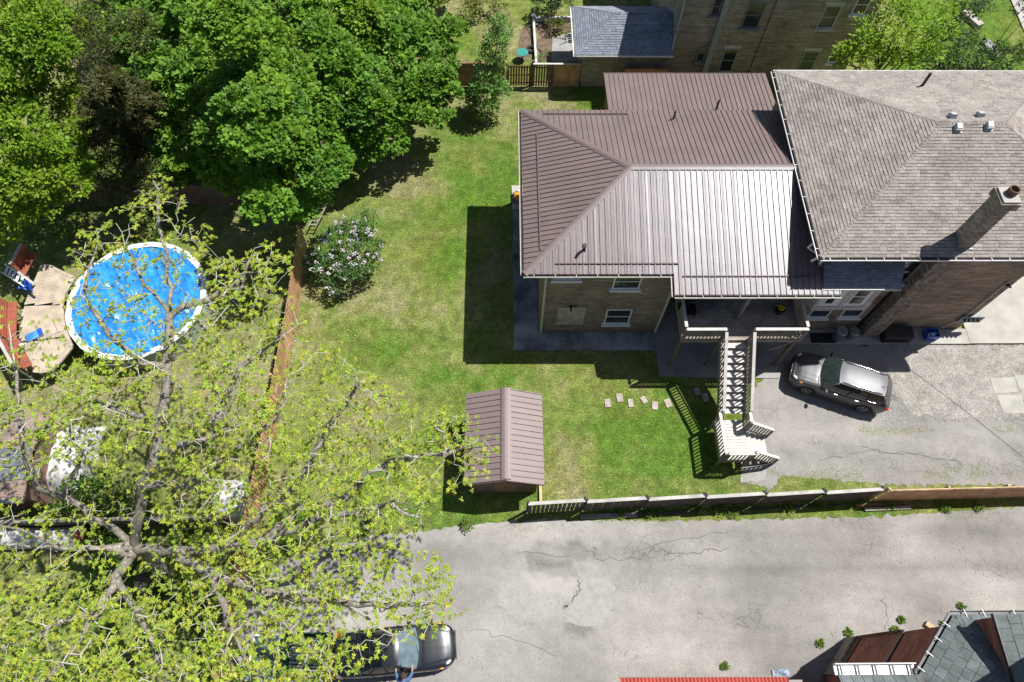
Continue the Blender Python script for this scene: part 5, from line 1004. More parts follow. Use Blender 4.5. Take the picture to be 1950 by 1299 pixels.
            rng_ = [wc+np.array([wr*.62*math.cos(t), sg*.09, wr*.62*math.sin(t)]) for t in np.linspace(0, 2*math.pi, 25)]; q.tube(rng_, .018, 6); q.build('rim', m_rim, wo)
    for k in range(sp['slots']): yk = (k-(sp['slots']-1)/2)*.16; MB().rbox((L2[1]-.10, yk, ip('zt', L2[1]-.1)-.03), (.06, .05, .16), 0, -.45).build('grille_slot', m_chrome, o)
    MB().rbox((L2[1]+.0, 0, ip('zlo', L2[1])+.12), (.04, 1.1, .14)).build('lower_grille', m_black, o)
    # wipers cowl
    q = MB(); q.tube([wsb(v)+np.array([.05, 0, .0]) for v in np.linspace(.03, .97, 9)], .035, 6); q.build('cowl', m_black, o)
    for v in (.3, .62): MB().bar(wsb(v)+np.array([.0, 0, .03]), wsb(v+.25)+np.array([-.14, 0, .1]), .02, .012).build('wiper', m_black, o)
    if sp.get('antenna'): a = np.array(roof(.62, .88)); MB().tube([a, a+np.array([-.25, .0, .14])], .012, 6).build('antenna', m_black, o)
    if sp.get('seams'):
        for v in (.5, .93): 
            q = MB(); q.tube([np.array(roof(u, v))+np.array([0, 0, .002]) for u in np.linspace(.05, .95, 9)], .008, 5); q.build('roof_seam', m_chrome, o)
    if sp.get('boot'):
        b0, b1 = sp['boot']; q = MB(); q.grid(lambda u, v: (b0+(b1-b0)*u, (v-.5)*1.4*ip('hw', b0+(b1-b0)*u), ip('zt', b0+(b1-b0)*u)+.055-.03*abs((v-.5)*2)**3), 6, 10); q.build('boot_lid', sp['paint'], o, True)
        q = MB(); q.tube([(b0-.02+.05*math.cos((v-.5)*3), (v-.5)*1.3*ip('hw', b0), ip('zt', b0)+.055-.03*abs((v-.5)*2)**3) for v in np.linspace(0, 1, 9)], .012, 5); q.build('boot_trim', m_chrome, o)
    return o
suv = dict(xs=[-2.31, -2.26, -2.1, -1.8, -1.0, 0, .9, 1.15, 1.7, 2.0, 2.18, 2.28, 2.32], hw=[.66, .78, .87, .915, .93, .93, .93, .925, .91, .87, .78, .66, .56], zlo=[.42, .36, .3, .27, .26, .26, .26, .26, .27, .3, .34, .42, .48], zt=[.95, 1.02, 1.12, 1.16, 1.14, 1.10, 1.07, 1.06, 1.01, .96, .88, .78, .7],
           wheelx=(1.36, -1.34), wr=.365, hood=(1.08, 2.1, .76), dome=.025, gh=dict(wb=(1.12, .80), wt=(.36, .64, 1.60), rb=(-2.16, .74), rt=(-1.82, .60, 1.60), bp=.40, cp=.7), paint=m_suv, roofmat=m_suv, glass=m_wglass, trim=m_chrome, rails=True, doors=[(.02, .86), (-.95, -.02)], lampx=.28, tlz=.22, slots=7, antenna=True)
d_ = np.array([14.668-17.217, 12.879-11.915]); d_ /= np.linalg.norm(d_); mid = np.array([(14.668+17.217)/2, (12.879+11.915)/2]); ctr = mid+np.array([-d_[1], d_[0]])*(-1)*.82
car('parked_suv', 'charcoal sport utility car parked beside the stair with bright sunlit roof', (ctr[0], ctr[1], .015), math.atan2(d_[1], d_[0]), suv)
sed = dict(xs=[-2.42, -2.38, -2.2, -1.8, -1.0, 0, .9, 1.4, 1.9, 2.2, 2.35, 2.42], hw=[.60, .72, .82, .88, .91, .915, .91, .905, .87, .76, .6, .4], zlo=[.45, .36, .28, .24, .22, .22, .22, .22, .24, .28, .36, .45], zt=[.82, .90, .97, 1.0, .99, .96, .93, .89, .83, .76, .69, .62],
           wheelx=(1.45, -1.38), wr=.33, hood=(1.0, 2.2, .8), gh=dict(wb=(1.02, .78), wt=(.22, .60, 1.37), rb=(-1.62, .72), rt=(-1.0, .58, 1.37), bp=.46, cp=.8), paint=m_sedan, roofmat=m_sedan, glass=m_wglass2, trim=m_dark, doors=[(-.02, .85), (-.98, -.06)], lampx=.38, tlz=.1, slots=0, boot=(-2.28, -1.68), seams=True)
car('parked_sedan', 'glossy black sedan on the alley half under the budding tree', (-4.45, 1.38, .015), math.radians(5), sed)
# ------------------------------------------------------------------ person leaning on the sedan
pe = root('person', 'person in a blue denim jacket reaching over the roof of the black sedan', 'person', (-3.98, .2, .015))
def skin(name, verts, edges, rad, mt, parent, rootv=0, sub=1):
    me = bpy.data.meshes.new(name); me.from_pydata([tuple(np.array(v)-ORG[parent.name]) for v in verts], edges, []); me.materials.append(mt)
    o = bpy.data.objects.new(name, me); COL.objects.link(o); o.parent = parent; ORG[o.name] = ORG[parent.name]
    sm = o.modifiers.new('skin', 'SKIN'); sm.use_smooth_shade = True
    lay = me.skin_vertices[0] if me.skin_vertices else None
    if lay is None:
        bpy.context.view_layer.objects.active = o; lay = me.skin_vertices[0]
    for k, r in enumerate(rad): lay.data[k].radius = (r, r) if np.isscalar(r) else r; lay.data[k].use_root = (k == rootv)
    s = o.modifiers.new('sub', 'SUBSURF'); s.levels = sub; s.render_levels = sub; return o
px_, py_ = -3.98, .10
hd_, nk = (px_+.03, .42, 1.60), (px_, .34, 1.42); pel = (px_, .05, .92); ch = (px_, .24, 1.26); wa = (px_, .12, 1.08)
hands = [(-4.30, .74, 1.28), (-3.66, .74, 1.28)]; shs = [(px_-.19, .30, 1.36), (px_+.19, .30, 1.36)]; els = [(px_-.30, .50, 1.30), (px_+.31, .50, 1.30)]
V_ = [pel, wa, ch, nk, hd_, (px_+.03, .46, 1.71)]; E_l = [(0, 1), (1, 2), (2, 3), (3, 4), (4, 5)]; R_ = [.14, .13, .15, .055, .092, .07]
for sx, sh__, el_, ha in ((-1, shs[0], els[0], hands[0]), (1, shs[1], els[1], hands[1])):
    i = len(V_); V_ += [sh__, el_, tuple(np.array(ha)-np.array([0, .09, -.0])), ha]; E_l += [(2, i), (i, i+1), (i+1, i+2), (i+2, i+3)]; R_ += [.065, .045, .03, .036]
    i = len(V_); V_ += [(px_+sx*.1, .04, .86), (px_+sx*.12, .06, .46), (px_+sx*.12, .0, .09), (px_+sx*.13, .17, .045)]; E_l += [(0, i), (i, i+1), (i+1, i+2), (i+2, i+3)]; R_ += [.095, .06, .045, .04]
skin('body', V_, E_l, R_, m_skin, pe, sub=2)
fg = MB()
for sx, ha in ((-1, hands[0]), (1, hands[1])):
    for k, (dx, ln) in enumerate(((-.03, .075), (-.01, .088), (.012, .082), (.032, .065))): b0 = np.array(ha)+np.array([dx, .015, .0]); fg.tube([b0, b0+np.array([dx*.3, ln*.55, .008]), b0+np.array([dx*.4, ln, -.012])], [.010, .009, .006], 6)
    b0 = np.array(ha)+np.array([-sx*.03, -.02, 0]); fg.tube([b0, b0+np.array([-sx*.03, .03, 0]), b0+np.array([-sx*.035, .06, -.008])], [.012, .01, .007], 6)
fg.build('fingers', m_skin, pe, True)
Vj = [pel, (px_, .12, 1.08), ch, (px_, .31, 1.38)]; Ej = [(0, 1), (1, 2), (2, 3)]; Rj = [.175, .17, .185, .075]
for sh__, el_, ha in ((shs[0], els[0], hands[0]), (shs[1], els[1], hands[1])): i = len(Vj); Vj += [sh__, el_, tuple(np.array(ha)-np.array([0, .12, -.0]))]; Ej += [(2, i), (i, i+1), (i+1, i+2)]; Rj += [.088, .066, .05]
skin('jacket', Vj, Ej, Rj, m_denim, pe, sub=2)
Vt = [(px_, .05, .95), (px_-.1, .04, .84), (px_-.12, .06, .46), (px_-.12, .0, .1), (px_+.1, .04, .84), (px_+.12, .06, .46), (px_+.12, .0, .1)]; skin('trousers', Vt, [(0, 1), (1, 2), (2, 3), (0, 4), (4, 5), (5, 6)], [.15, .11, .075, .062, .11, .075, .062], m_darkc, pe, sub=2)
hb = MB(); hb.ell((px_+.03, .425, 1.70), (.102, .115, .085), 14, 10); hb.build('hair', m_hair, pe, True)
fb = MB(); fb.ell((px_+.03, .54, 1.645), (.016, .024, .022), 8, 6); fb.build('nose', m_skin, pe, True)
for sx in (-1, 1): MB().ell((px_+.03+sx*.034, .528, 1.672), (.014, .01, .01), 8, 6).build('eye', m_darkc, pe, True); MB().ell((px_+.03+sx*.1, .43, 1.65), (.014, .028, .036), 8, 6).build('ear', m_skin, pe, True); MB().ell((px_+sx*.125, .10, .05), (.05, .135, .05), 10, 6).build('shoe', m_rubber, pe, True)
MB().ell((px_+.03, .53, 1.595), (.03, .012, .008), 8, 6).build('mouth', m_clay, pe, True)
# ------------------------------------------------------------------ vegetation
def leafmesh(name, C, dirs, nrm, ln, wd, colr, parent, mt=None, fold=.25, kind=None):
    """one folded leaf per row: base, left, tip, right (two triangles)"""
    n = len(C); d = dirs/(np.linalg.norm(dirs, axis=1)[:, None]+1e-9); s = np.cross(d, nrm); s /= np.linalg.norm(s, axis=1)[:, None]+1e-9; u = np.cross(s, d)
    ln = np.broadcast_to(ln, n)[:, None]; wd = np.broadcast_to(wd, n)[:, None]
    B = C; T = C+d*ln; Lf = C+d*ln*.5+s*wd*.5+u*wd*fold; Rt = C+d*ln*.5-s*wd*.5+u*wd*fold
    V = np.stack([B, Rt, T, Lf], 1).reshape(-1, 3); i = np.arange(n)*4; Fc = np.concatenate([np.c_[i, i+1, i+2], np.c_[i, i+2, i+3]])
    return npmesh(name, V, Fc, mt or m_leaf, parent=parent, colr=np.repeat(colr, 4, 0), kind=kind)
def sphere(n): v = rng.normal(size=(n, 3)); return v/np.linalg.norm(v, axis=1)[:, None]
def crown(name, parent, centers, radii, ntuft, nleaf, lsize, tuft, pal, up=.35, lw=.75, inner=.35, flat=.8):
    """foliage: clumps > tufts > leaves. pal = list of base colours, mixed per tuft"""
    C, D, Nn, CO, LN = [], [], [], [], []
    pal = np.array(pal)
    for c, r in zip(centers, radii):
        nt_ = max(5, int(ntuft*r**1.7)); sdir = sphere(nt_); sdir[:, 2] = np.where(sdir[:, 2] < -.35, -sdir[:, 2]*.5, sdir[:, 2]); rad = r*(1-inner*rng.random(nt_)**2.5)
        tc = np.array(c)+sdir*rad[:, None]*np.array([1, 1, flat]); cw = rng.dirichlet(np.ones(len(pal))*.8)
        for k in range(nt_):
            m = int(nleaf*rng.uniform(.6, 1.3)); q = sphere(m); off = q*tuft*rng.uniform(.3, 1, m)[:, None]*np.array([1, 1, .6]); C.append(tc[k]+off)
            nn = sdir[k]*.5+np.array([.12, .06, up+.55])+rng.normal(0, .32, (m, 3)); Nn.append(nn/np.linalg.norm(nn, axis=1)[:, None]); dd = q*np.array([1, 1, .4])+sdir[k]*.5+rng.normal(0, .3, (m, 3)); D.append(dd)
            w = .55*cw+.45*rng.dirichlet(np.ones(len(pal))); col = (w@pal)*rng.uniform(.8, 1.2); CO.append(np.tile(col, (m, 1))*rng.uniform(.8, 1.2, (m, 1))); LN.append(lsize*rng.uniform(.65, 1.25, m))
    C = np.concatenate(C); D = np.concatenate(D); Nn = np.concatenate(Nn); CO = np.concatenate(CO); LN = np.concatenate(LN)
    return leafmesh(name, C, D, Nn, LN, LN*lw, CO, parent)
def limb(mb, a, b, r0, r1, n=6, wob=.15):
    a = np.array(a, float); b = np.array(b, float); pts = [a+(b-a)*t+(rng.normal(0, wob, 3) if 0 < t < 1 else 0) for t in np.linspace(0, 1, n)]; mb.tube(pts, list(np.linspace(r0, r1, n)), 7)
    return pts
rng = np.random.default_rng(5)
# --- big maple
mp = root('maple_tree', 'huge dark green maple tree filling the top left of the yard', 'tree', (-11.2, 28.6, 0))
tb = np.array([-11.2, 28.6, 0]); t = MB(); t.tube([tb, tb+(.05, -.1, 1.2), tb+(0, -.2, 3.0), tb+(.1, -.3, 5.5)], [.6, .45, .4, .28], 12)
MPOLY = [(140, 60), (150, 0), (190, -240), (880, -240), (868, -20), (882, 85), (852, 140), (866, 195), (842, 242), (800, 232), (770, 290), (700, 310), (650, 345), (640, 395), (600, 420), (560, 452), (490, 440), (430, 405), (400, 372), (330, 345), (292, 322), (290, 280), (232, 210), (215, 125), (160, 110)]
def pdist(x, y, poly):
    best = 1e9
    for (x0, y0), (x1, y1) in zip(poly, poly[1:]+poly[:1]):
        dx, dy = x1-x0, y1-y0; tt = max(0, min(1, ((x-x0)*dx+(y-y0)*dy)/(dx*dx+dy*dy))); best = min(best, math.hypot(x-x0-tt*dx, y-y0-tt*dy))
    return best
lobes = []
while len(lobes) < 46:
    q = np.array([rng.uniform(150, 870), rng.uniform(-220, 440)])
    if inpoly(q[:1], q[1:], MPOLY)[0] and all(np.hypot(*(q-o_)) > 82 for o_ in lobes): lobes.append(q)
    elif rng.random() < .002: break
cen, rad = [], []
for gy_ in range(-230, 450, 44):
    for gx_ in range(145, 880, 44):
        q = np.array([gx_+rng.uniform(-14, 14)+(22 if (gy_//44) % 2 else 0), gy_+rng.uniform(-14, 14)])
        if not inpoly(q[:1], q[1:], MPOLY)[0]: continue
        d = pdist(q[0], q[1], MPOLY)
        if d < 17: continue
        dl = min(np.hypot(*(q-o_)) for o_ in lobes); z = 2.6+6.6*(1-math.exp(-d/120))+2.1*(1-min(1, (dl/70)**2))+rng.normal(0, .25)
        if dl > 57: z -= 1.3
        cen.append(P(q[0], q[1], z)); rad.append(min(.55+d/75, rng.uniform(.75, 1.15)))
for px, py, z, r in ((848, 105, 3.6, .8), (856, 180, 3.2, .6), (838, 222, 3.0, .6), (860, 60, 4, .8), (835, 150, 4.4, .9), (800, 215, 3.6, .7)): cen.append(P(px, py, z)); rad.append(r)
for c in cen[::5]: limb(t, tb+(0, -.2, rng.uniform(2.5, 5)), c, .13, .03, 5)
t.build('trunk', m_barkd, mp, True)
MAP = [(.10, .25, .022), (.14, .31, .024), (.19, .35, .028), (.28, .40, .03), (.08, .21, .045)]
crown('crown', mp, cen, rad, 44, 26, .20, .26, MAP, lw=.9, inner=.3)
rng = np.random.default_rng(6)
# --- pale green trees and conifer at the left edge
def broad(name, label, base, cl, trunk_r, pal, ntuft, nleaf, ls, tuft, mt=None, grp=None, lw=.6, inner=.4):
    o = root(name, label, 'tree', base, group=grp); t = MB(); top = np.mean([c for c, r in cl], axis=0); t.tube([base, (base[0]*.7+top[0]*.3, base[1]*.7+top[1]*.3, top[2]*.35), (top[0], top[1], top[2])], [trunk_r, trunk_r*.7, trunk_r*.25], 9)
    for c, r in cl: limb(t, (base[0]*.5+top[0]*.5, base[1]*.5+top[1]*.5, top[2]*rng.uniform(.4, .7)), c, trunk_r*.35, .02, 5, .12)
    t.build('trunk', mt or m_barkd, o, True); crown('crown', o, [c for c, r in cl], [r for c, r in cl], ntuft, nleaf, ls, tuft, pal, lw=lw, inner=inner); return o
LG = [(.16, .32, .014), (.22, .35, .02), (.12, .25, .014), (.27, .34, .03)]
def cl(lst): return [(P(a, b, z), r) for a, b, z, r in lst]
broad('lime_tree', 'bright yellow-green leafy tree at the top left corner', P(60, 190), cl([(20, 30, 9, 1.5), (70, 90, 9, 1.3), (30, 140, 8, 1.3), (80, 40, 9.5, 1.2), (-20, 90, 8, 1.6), (100, 150, 7, 1.0), (60, 0, 9, 1.3), (10, 200, 7, 1.2), (60, 180, 6.5, 1.0), (130, 60, 7.5, .9), (40, 70, 9, 1.3), (110, 100, 8, .9), (-10, 150, 8, 1.3), (130, 190, 6, .7)]), .2, LG, 50, 20, .19, .26)
broad('lime_tree', 'bright yellow-green leafy tree low on the left edge above the pool yard fence', P(50, 390), cl([(30, 230, 7, 1.2), (70, 270, 6.5, 1.1), (20, 300, 6, 1.3), (60, 340, 5.5, 1.2), (10, 370, 5, 1.2), (110, 330, 5, .9), (-20, 250, 6.5, 1.4), (40, 400, 4, 1.0), (10, 430, 3.5, .9), (150, 350, 4.5, .7), (120, 290, 5, .9), (150, 320, 4.5, .8), (90, 380, 4, .9), (140, 250, 5.5, .7)]), .18, LG, 50, 20, .19, .26)
# conifer: drooping sparse sprays on whorled branches
cn = root('spruce_tree', 'sparse olive-brown spruce between the lime trees and the maple', 'tree', (*P(280, 260)[:2], 0)); cb_ = P(265, 268, 0); ct = P(195, 160, 10); t = MB(); t.tube([cb_, cb_*.5+ct*.5, ct], [.22, .14, .04], 8); C, D = [], []
for k in range(60):
    f = rng.uniform(.2, .98); q = cb_+(ct-cb_)*f; L = 3.4*(1-f)+.6; a = rng.uniform(0, 6.28); e = q+np.array([L*math.cos(a), L*math.sin(a), -.12*L+.25]); pts = limb(t, q, e, .04, .012, 5, .08)
    for p0, p1 in zip(pts[:-1], pts[1:]):
        for s in np.linspace(0, 1, 9):
            for sg in (-1, 1, 0, .5): b = p0+(p1-p0)*s; dv = (p1-p0)/np.linalg.norm(p1-p0); sd = np.array([-dv[1], dv[0], -.35])*sg; C.append(b+rng.normal(0, .05, 3)); D.append(dv*.6+sd+rng.normal(0, .25, 3))
t.build('trunk', m_bark, cn, True); C = np.array(C); D = np.array(D); n = len(C); rep = 2; C = np.repeat(C, rep, 0)+rng.normal(0, .08, (n*rep, 3)); D = np.repeat(D, rep, 0)+rng.normal(0, .3, (n*rep, 3)); n = len(C)
leafmesh('crown', C, D, np.tile([0, 0, 1.], (n, 1))+rng.normal(0, .3, (n, 3)), rng.uniform(.2, .42, n), rng.uniform(.05, .1, n), np.array([.075, .085, .022])*rng.uniform(.6, 1.5, (n, 1))*np.where(rng.random((n, 1)) < .25, np.array([[1.3, 1.0, .8]]), 1), cn)
cn2 = broad('dark_spruce', 'dark evergreen tree in the shade left of the maple', P(330, 330), cl([(250, 60, 7, 1.3), (170, 20, 8, 1.2), (230, 330, 3.5, 1.0), (290, 340, 3.2, 1.0), (200, 370, 3, .9), (260, 250, 4, 1.1), (180, 60, 6, 1.0), (190, 110, 5, .9), (240, 370, 2.5, .9), (300, 370, 2.5, .9), (150, 400, 2.5, .8), (180, 140, 6.5, 1.1), (150, 190, 5.5, 1.0), (120, 215, 5.5, .9), (205, 190, 5.5, 1.0), (230, 240, 4.5, .9), (165, 90, 7, 1.0), (100, 235, 5, .9), (210, 300, 3.8, .8)]), .2, [(.08, .095, .022), (.05, .075, .018), (.11, .11, .03)], 40, 16, .2, .3, lw=.3)
# --- sapling, bright tree, bushes
SG_ = [(.11, .22, .045), (.14, .25, .055), (.09, .18, .04)]
broad('sapling', 'slender grey-green young tree in front of the cedar garden fence', (*P(922, 222)[:2], 0), cl([(925, 205, 1.0, .75), (918, 185, 1.6, .9), (928, 160, 2.4, .95), (932, 130, 3.2, .85), (940, 100, 4.0, .8), (945, 70, 4.8, .65), (950, 45, 5.4, .5), (900, 190, 1.4, .6), (955, 175, 1.8, .6), (960, 60, 4.8, .5)]), .06, [(.16, .3, .06), (.2, .34, .08), (.13, .25, .05)], 60, 15, .16, .26, m_bark)
broad('honey_locust', 'bright lime-green feathery tree between the buff house and the shingle roof', (21.2, 30.5, 0), cl([(1700, 70, 6.5, 1.2), (1740, 30, 7, 1.0), (1650, 90, 6, 1.0), (1620, 110, 5.4, .8), (1780, 60, 6.2, .9), (1700, 20, 7, .9), (1760, 100, 5, .9), (1680, 110, 5, .9), (1600, 120, 4.5, .5), (1660, 50, 6.5, .7), (1790, 20, 6, .6), (1720, 115, 5, .8)]), .16, [(.24, .4, .016), (.3, .42, .025), (.17, .32, .014)], 34, 15, .26, .36, lw=.36, inner=.6)
def bush(name, label, cl_, pal, ntuft, nleaf, ls, tuft, cat='bush', grp=None, lw=.6, flowers=None, inner=.35):
    b = np.mean([c for c, r in cl_], axis=0); o = root(name, label, cat, (b[0], b[1], 0), group=grp); t = MB()
    for c, r in cl_: limb(t, (b[0], b[1], 0), c, .03, .01, 4, .06)
    t.build('stems', m_barkd, o); crown('foliage', o, [c for c, r in cl_], [r for c, r in cl_], ntuft*(1 if flowers else 2.2), nleaf, ls, tuft, pal, lw=lw, inner=inner)
    if flowers:
        C, D = [], []
        for c, r in cl_:
            for k in range(int(flowers*(r/.7)**2)):
                s = sphere(1)[0]; s[2] = abs(s[2])*.9+.2; s /= np.linalg.norm(s); q = np.array(c)+s*r*rng.uniform(1.0, 1.15)*np.array([1, 1, .85]); m = 16; h = rng.random(m); sp_ = sphere(m); C.append(q+s*.18*h[:, None]+sp_*.07*(1.1-h[:, None])); D.append(sp_)
        C = np.concatenate(C); D = np.concatenate(D); n = len(C); leafmesh('blossom', C, D, np.tile([0, 0, 1.], (n, 1))+rng.normal(0, .4, (n, 3)), .07, .07, np.array([.72, .62, .70])*rng.uniform(.75, 1.2, (n, 1)), o, m_petal)
    return o
bush('lilac_bush', 'lilac bush covered in pale purple flower heads beside the cedar fence', cl([(610, 475, 1.6, .75), (650, 455, 1.8, .8), (700, 470, 1.7, .75), (625, 515, 1.2, .7), (670, 510, 1.4, .8), (705, 500, 1.3, .5), (640, 545, .8, .5), (600, 500, 1.2, .5), (665, 435, 1.9, .5), (690, 440, 2, .5)]), [(.08, .18, .045), (.11, .21, .06), (.13, .22, .065)], 85, 16, .13, .2, flowers=11)
bush('young_lilac', 'small pale green shrub behind the flowering lilac in the maple shade', cl([(705, 415, 1.2, .45), (690, 405, 1.5, .3), (712, 425, .8, .35)]), SG_, 26, 12, .12, .18)
bush('garden_bush', 'yellow-green bush at the top edge left of the garden bed', cl([(920, 5, 1, .8), (890, 15, .8, .6), (950, 10, .7, .5)]), [(.2, .19, .015), (.12, .16, .02), (.08, .1, .02)], 26, 12, .14, .22)
bush('garden_bush', 'dark green leafy bush at the top edge beside the annex roof', cl([(1040, 8, 1, .8), (1068, 10, 1.1, .7), (1050, -8, 1.2, .8)]), [(.035, .09, .016), (.06, .12, .02)], 26, 12, .17, .22)
bush('garden_bush', 'small yellow-green bush inside the garden bed border', cl([(1060, 45, .6, .5), (1075, 52, .5, .45), (1045, 50, .5, .35)]), [(.15, .17, .02), (.07, .11, .02)], 26, 12, .13, .18)
bush('garden_bush', 'low plants along the garden bed by the gate', cl([(1030, 112, .25, .3), (1040, 105, .25, .3), (1005, 45, .2, .3)]), SG_, 20, 10, .12, .15)
bush('hedge', 'dense green hedge behind the shingle roof at the top right', cl([(1800, 110, 1.6, .9), (1840, 100, 1.6, .9), (1880, 118, 1.5, .8), (1920, 112, 1.4, .8), (1960, 105, 1.4, .9), (1770, 118, 1.4, .7), (1850, 75, 1.5, .7), (1900, 95, 1.2, .5)]), [(.06, .12, .018), (.1, .15, .03), (.04, .09, .015)], 26, 13, .17, .25)
bush('evergreen_shrub', 'dark shaded shrub right of the bright lime-green tree', cl([(1815, 30, 2.2, 1.0), (1840, 0, 2.4, 1.1), (1790, 60, 1.8, .8), (1870, 20, 1.6, .6)]), [(.03, .06, .014), (.05, .09, .02)], 24, 12, .17, .25)
bush('street_tree', 'small dark tuft of a street tree over the sidewalk at the top right corner', cl([(1948, 15, 3.5, .55), (1960, 30, 3.5, .5)]), [(.035, .06, .025)], 22, 10, .15, .2, cat='tree')
bush('leafy_shrub', 'bright green shrub growing beside the felt shed', cl([(150, 935, 1, .7), (185, 930, .9, .7), (120, 955, .8, .5), (210, 960, .8, .7)]), [(.06, .16, .012), (.08, .17, .02)], 26, 13, .15, .22)
bush('leafy_shrub', 'rounded olive shrub behind the walnut trunk', cl([(240, 950, 1.1, .8), (215, 985, .7, .5), (275, 980, .9, .6)]), [(.07, .1, .03), (.09, .12, .03)], 28, 13, .12, .22)
bush('leafy_shrub', 'fern-like green plants below the big left limb', cl([(205, 1075, .5, .6), (235, 1065, .4, .5), (190, 1105, .4, .5), (240, 1100, .4, .5)]), [(.055, .14, .012), (.07, .15, .018)], 30, 14, .2, .22, lw=.25)
bush('leafy_shrub', 'leafy plants at the end of the red wrapped load', cl([(180, 1020, .5, .5), (200, 1035, .4, .4)]), [(.05, .13, .012)], 26, 12, .15, .2)
bush('leafy_shrub', 'shade plants at the foot of the walnut trunk', cl([(330, 1130, .4, .6), (360, 1170, .4, .6), (300, 1200, .4, .6), (400, 1200, .4, .5)]), [(.05, .1, .015), (.07, .12, .02)], 24, 12, .16, .22)
WEEDS = [(1240, 975, .35, 'tall weed clump at the foot of the grey fence below its second post'), (1370, 972, .5, 'broad weed clump under the middle of the grey fence'), (1390, 978, .3, 'weed clump spilling onto the alley beside the broad one'), (1490, 965, .4, 'weed clump at the grey fence between the fourth and fifth posts'), (1690, 962, .35, 'weed clump behind the pale timber beam'), (1180, 980, .25, 'small weed on the long grey timber'),
         (1800, 970, .3, 'low weed in front of the tan fence'), (1705, 1200, .35, 'weed growing against the red brick corner'), (1715, 1180, .22, 'upright sprig of weed above the red brick corner'), (1560, 1225, .25, 'weed at the tip of the brick building shadow'), (1380, 1268, .25, 'weed in the alley left of the building shadow'), (1830, 1155, .22, 'small weed above the slate roof corner'), (1795, 1190, .2, 'weed between the timber and the slate roof'), (1615, 1205, .22, 'grass tuft by the left brick corner'),
         (1435, 955, .3, 'weed clump beside the third grey fence post'), (880, 1000, .45, 'bright green grass clump at the alley edge below the shed'), (1330, 970, .25, 'small weed in the shade of the grey fence'), (1560, 962, .3, 'weed at the right end of the grey fence'), (1860, 968, .25, 'grass clump near the right end of the tan fence')]
for px, py, r, lb in WEEDS:
    r *= .45 if px > 1370 and py > 1100 else .9
    c = P(px, py); o = root('weed', lb, 'weed', (c[0], c[1], .01), group='weeds along the alley'); crown('leaves', o, [c+np.array([rng.uniform(-1, 1)*r*.7, rng.uniform(-1, 1)*r*.3, r*.35]) for k in range(3)], [r*.6]*3, 90, 8, .11, .1, [(.14, .24, .03), (.1, .2, .02), (.18, .26, .04)], lw=.5)
rng = np.random.default_rng(8)
# --- the budding walnut: limbs given by hand, twigs grown to fill its crown, clusters of young leaves at the tips
wt = root('walnut_tree', 'spreading grey-barked tree with sparse yellow-green spring leaves at lower left', 'tree', (*P(315, 1088)[:2], 0))
LIMBS = [[(318, 1092, -.1), (308, 1082, .8), (285, 1065, 2), (258, 1045, 3.5)], [(258, 1045, 3.5), (200, 1042, 4.2), (130, 1040, 5), (60, 1040, 5.8), (-60, 1035, 7)], [(130, 1040, 5), (60, 1020, 6), (0, 1000, 7), (-60, 985, 8)], [(258, 1045, 3.5), (180, 985, 5), (120, 945, 6), (70, 925, 7), (50, 880, 8), (45, 820, 8.8), (30, 740, 9.4), (20, 640, 9.8)],
  [(258, 1045, 3.5), (262, 990, 5), (268, 930, 6.3), (300, 870, 7.3), (305, 800, 8.2), (325, 700, 9), (322, 600, 9.6), (318, 480, 10.2), (300, 390, 10.8), (300, 340, 11)], [(300, 870, 7.3), (340, 850, 8), (400, 830, 8.5), (470, 810, 9)], [(325, 700, 9), (270, 690, 9.5), (210, 640, 10), (160, 560, 10.5), (190, 440, 11)], [(322, 600, 9.6), (400, 570, 9.8), (450, 545, 10), (490, 480, 10.3)],
  [(305, 800, 8.2), (230, 780, 8.8), (150, 750, 9.4), (60, 720, 10)], [(258, 1045, 3.5), (330, 1050, 4.5), (420, 1045, 5.3), (500, 1030, 6), (560, 1010, 6.6), (640, 980, 7.2), (740, 960, 7.8), (800, 985, 8)], [(500, 1030, 6), (570, 970, 6.7), (660, 950, 7), (700, 900, 7.3), (770, 870, 7.5), (850, 865, 7.7), (915, 835, 7.8)], [(420, 1045, 5.3), (490, 985, 6.2), (560, 930, 7), (600, 860, 7.8), (640, 790, 8.4), (680, 730, 8.9)],
  [(330, 1050, 4.5), (400, 1090, 5.2), (480, 1120, 5.8), (560, 1140, 6.4), (660, 1150, 7), (760, 1150, 7.5), (850, 1150, 7.8)], [(480, 1120, 5.8), (540, 1190, 6.5), (600, 1240, 7), (650, 1290, 7.4)], [(258, 1045, 3.5), (225, 1100, 4.5), (185, 1160, 5.3), (150, 1215, 6), (120, 1260, 6.6), (70, 1320, 7.2)], [(225, 1100, 4.5), (270, 1190, 5.5), (300, 1250, 6.3), (330, 1320, 7)], [(185, 1160, 5.3), (110, 1190, 6), (40, 1230, 7), (-40, 1250, 8)],
  [(268, 930, 6.3), (360, 920, 7), (440, 870, 8), (520, 800, 8.7), (560, 720, 9)], [(400, 1090, 5.2), (430, 1170, 6.2), (460, 1240, 7), (500, 1310, 7.5)], [(322, 600, 9.6), (270, 540, 10.2), (240, 470, 10.6), (220, 420, 11)], [(660, 1150, 7), (720, 1195, 7.6), (780, 1210, 7.9)], [(400, 830, 8.5), (450, 700, 9.2), (520, 650, 9.5), (570, 620, 9.6)], [(120, 945, 6), (150, 870, 7.6), (130, 800, 8.6), (100, 740, 9)]]
nodes, par = [], []
def addnode(p, pr): nodes.append(np.array(p, float)); par.append(pr); return len(nodes)-1
def near(p): 
    a = np.array(nodes); return int(np.argmin(((a-p)**2).sum(1)))
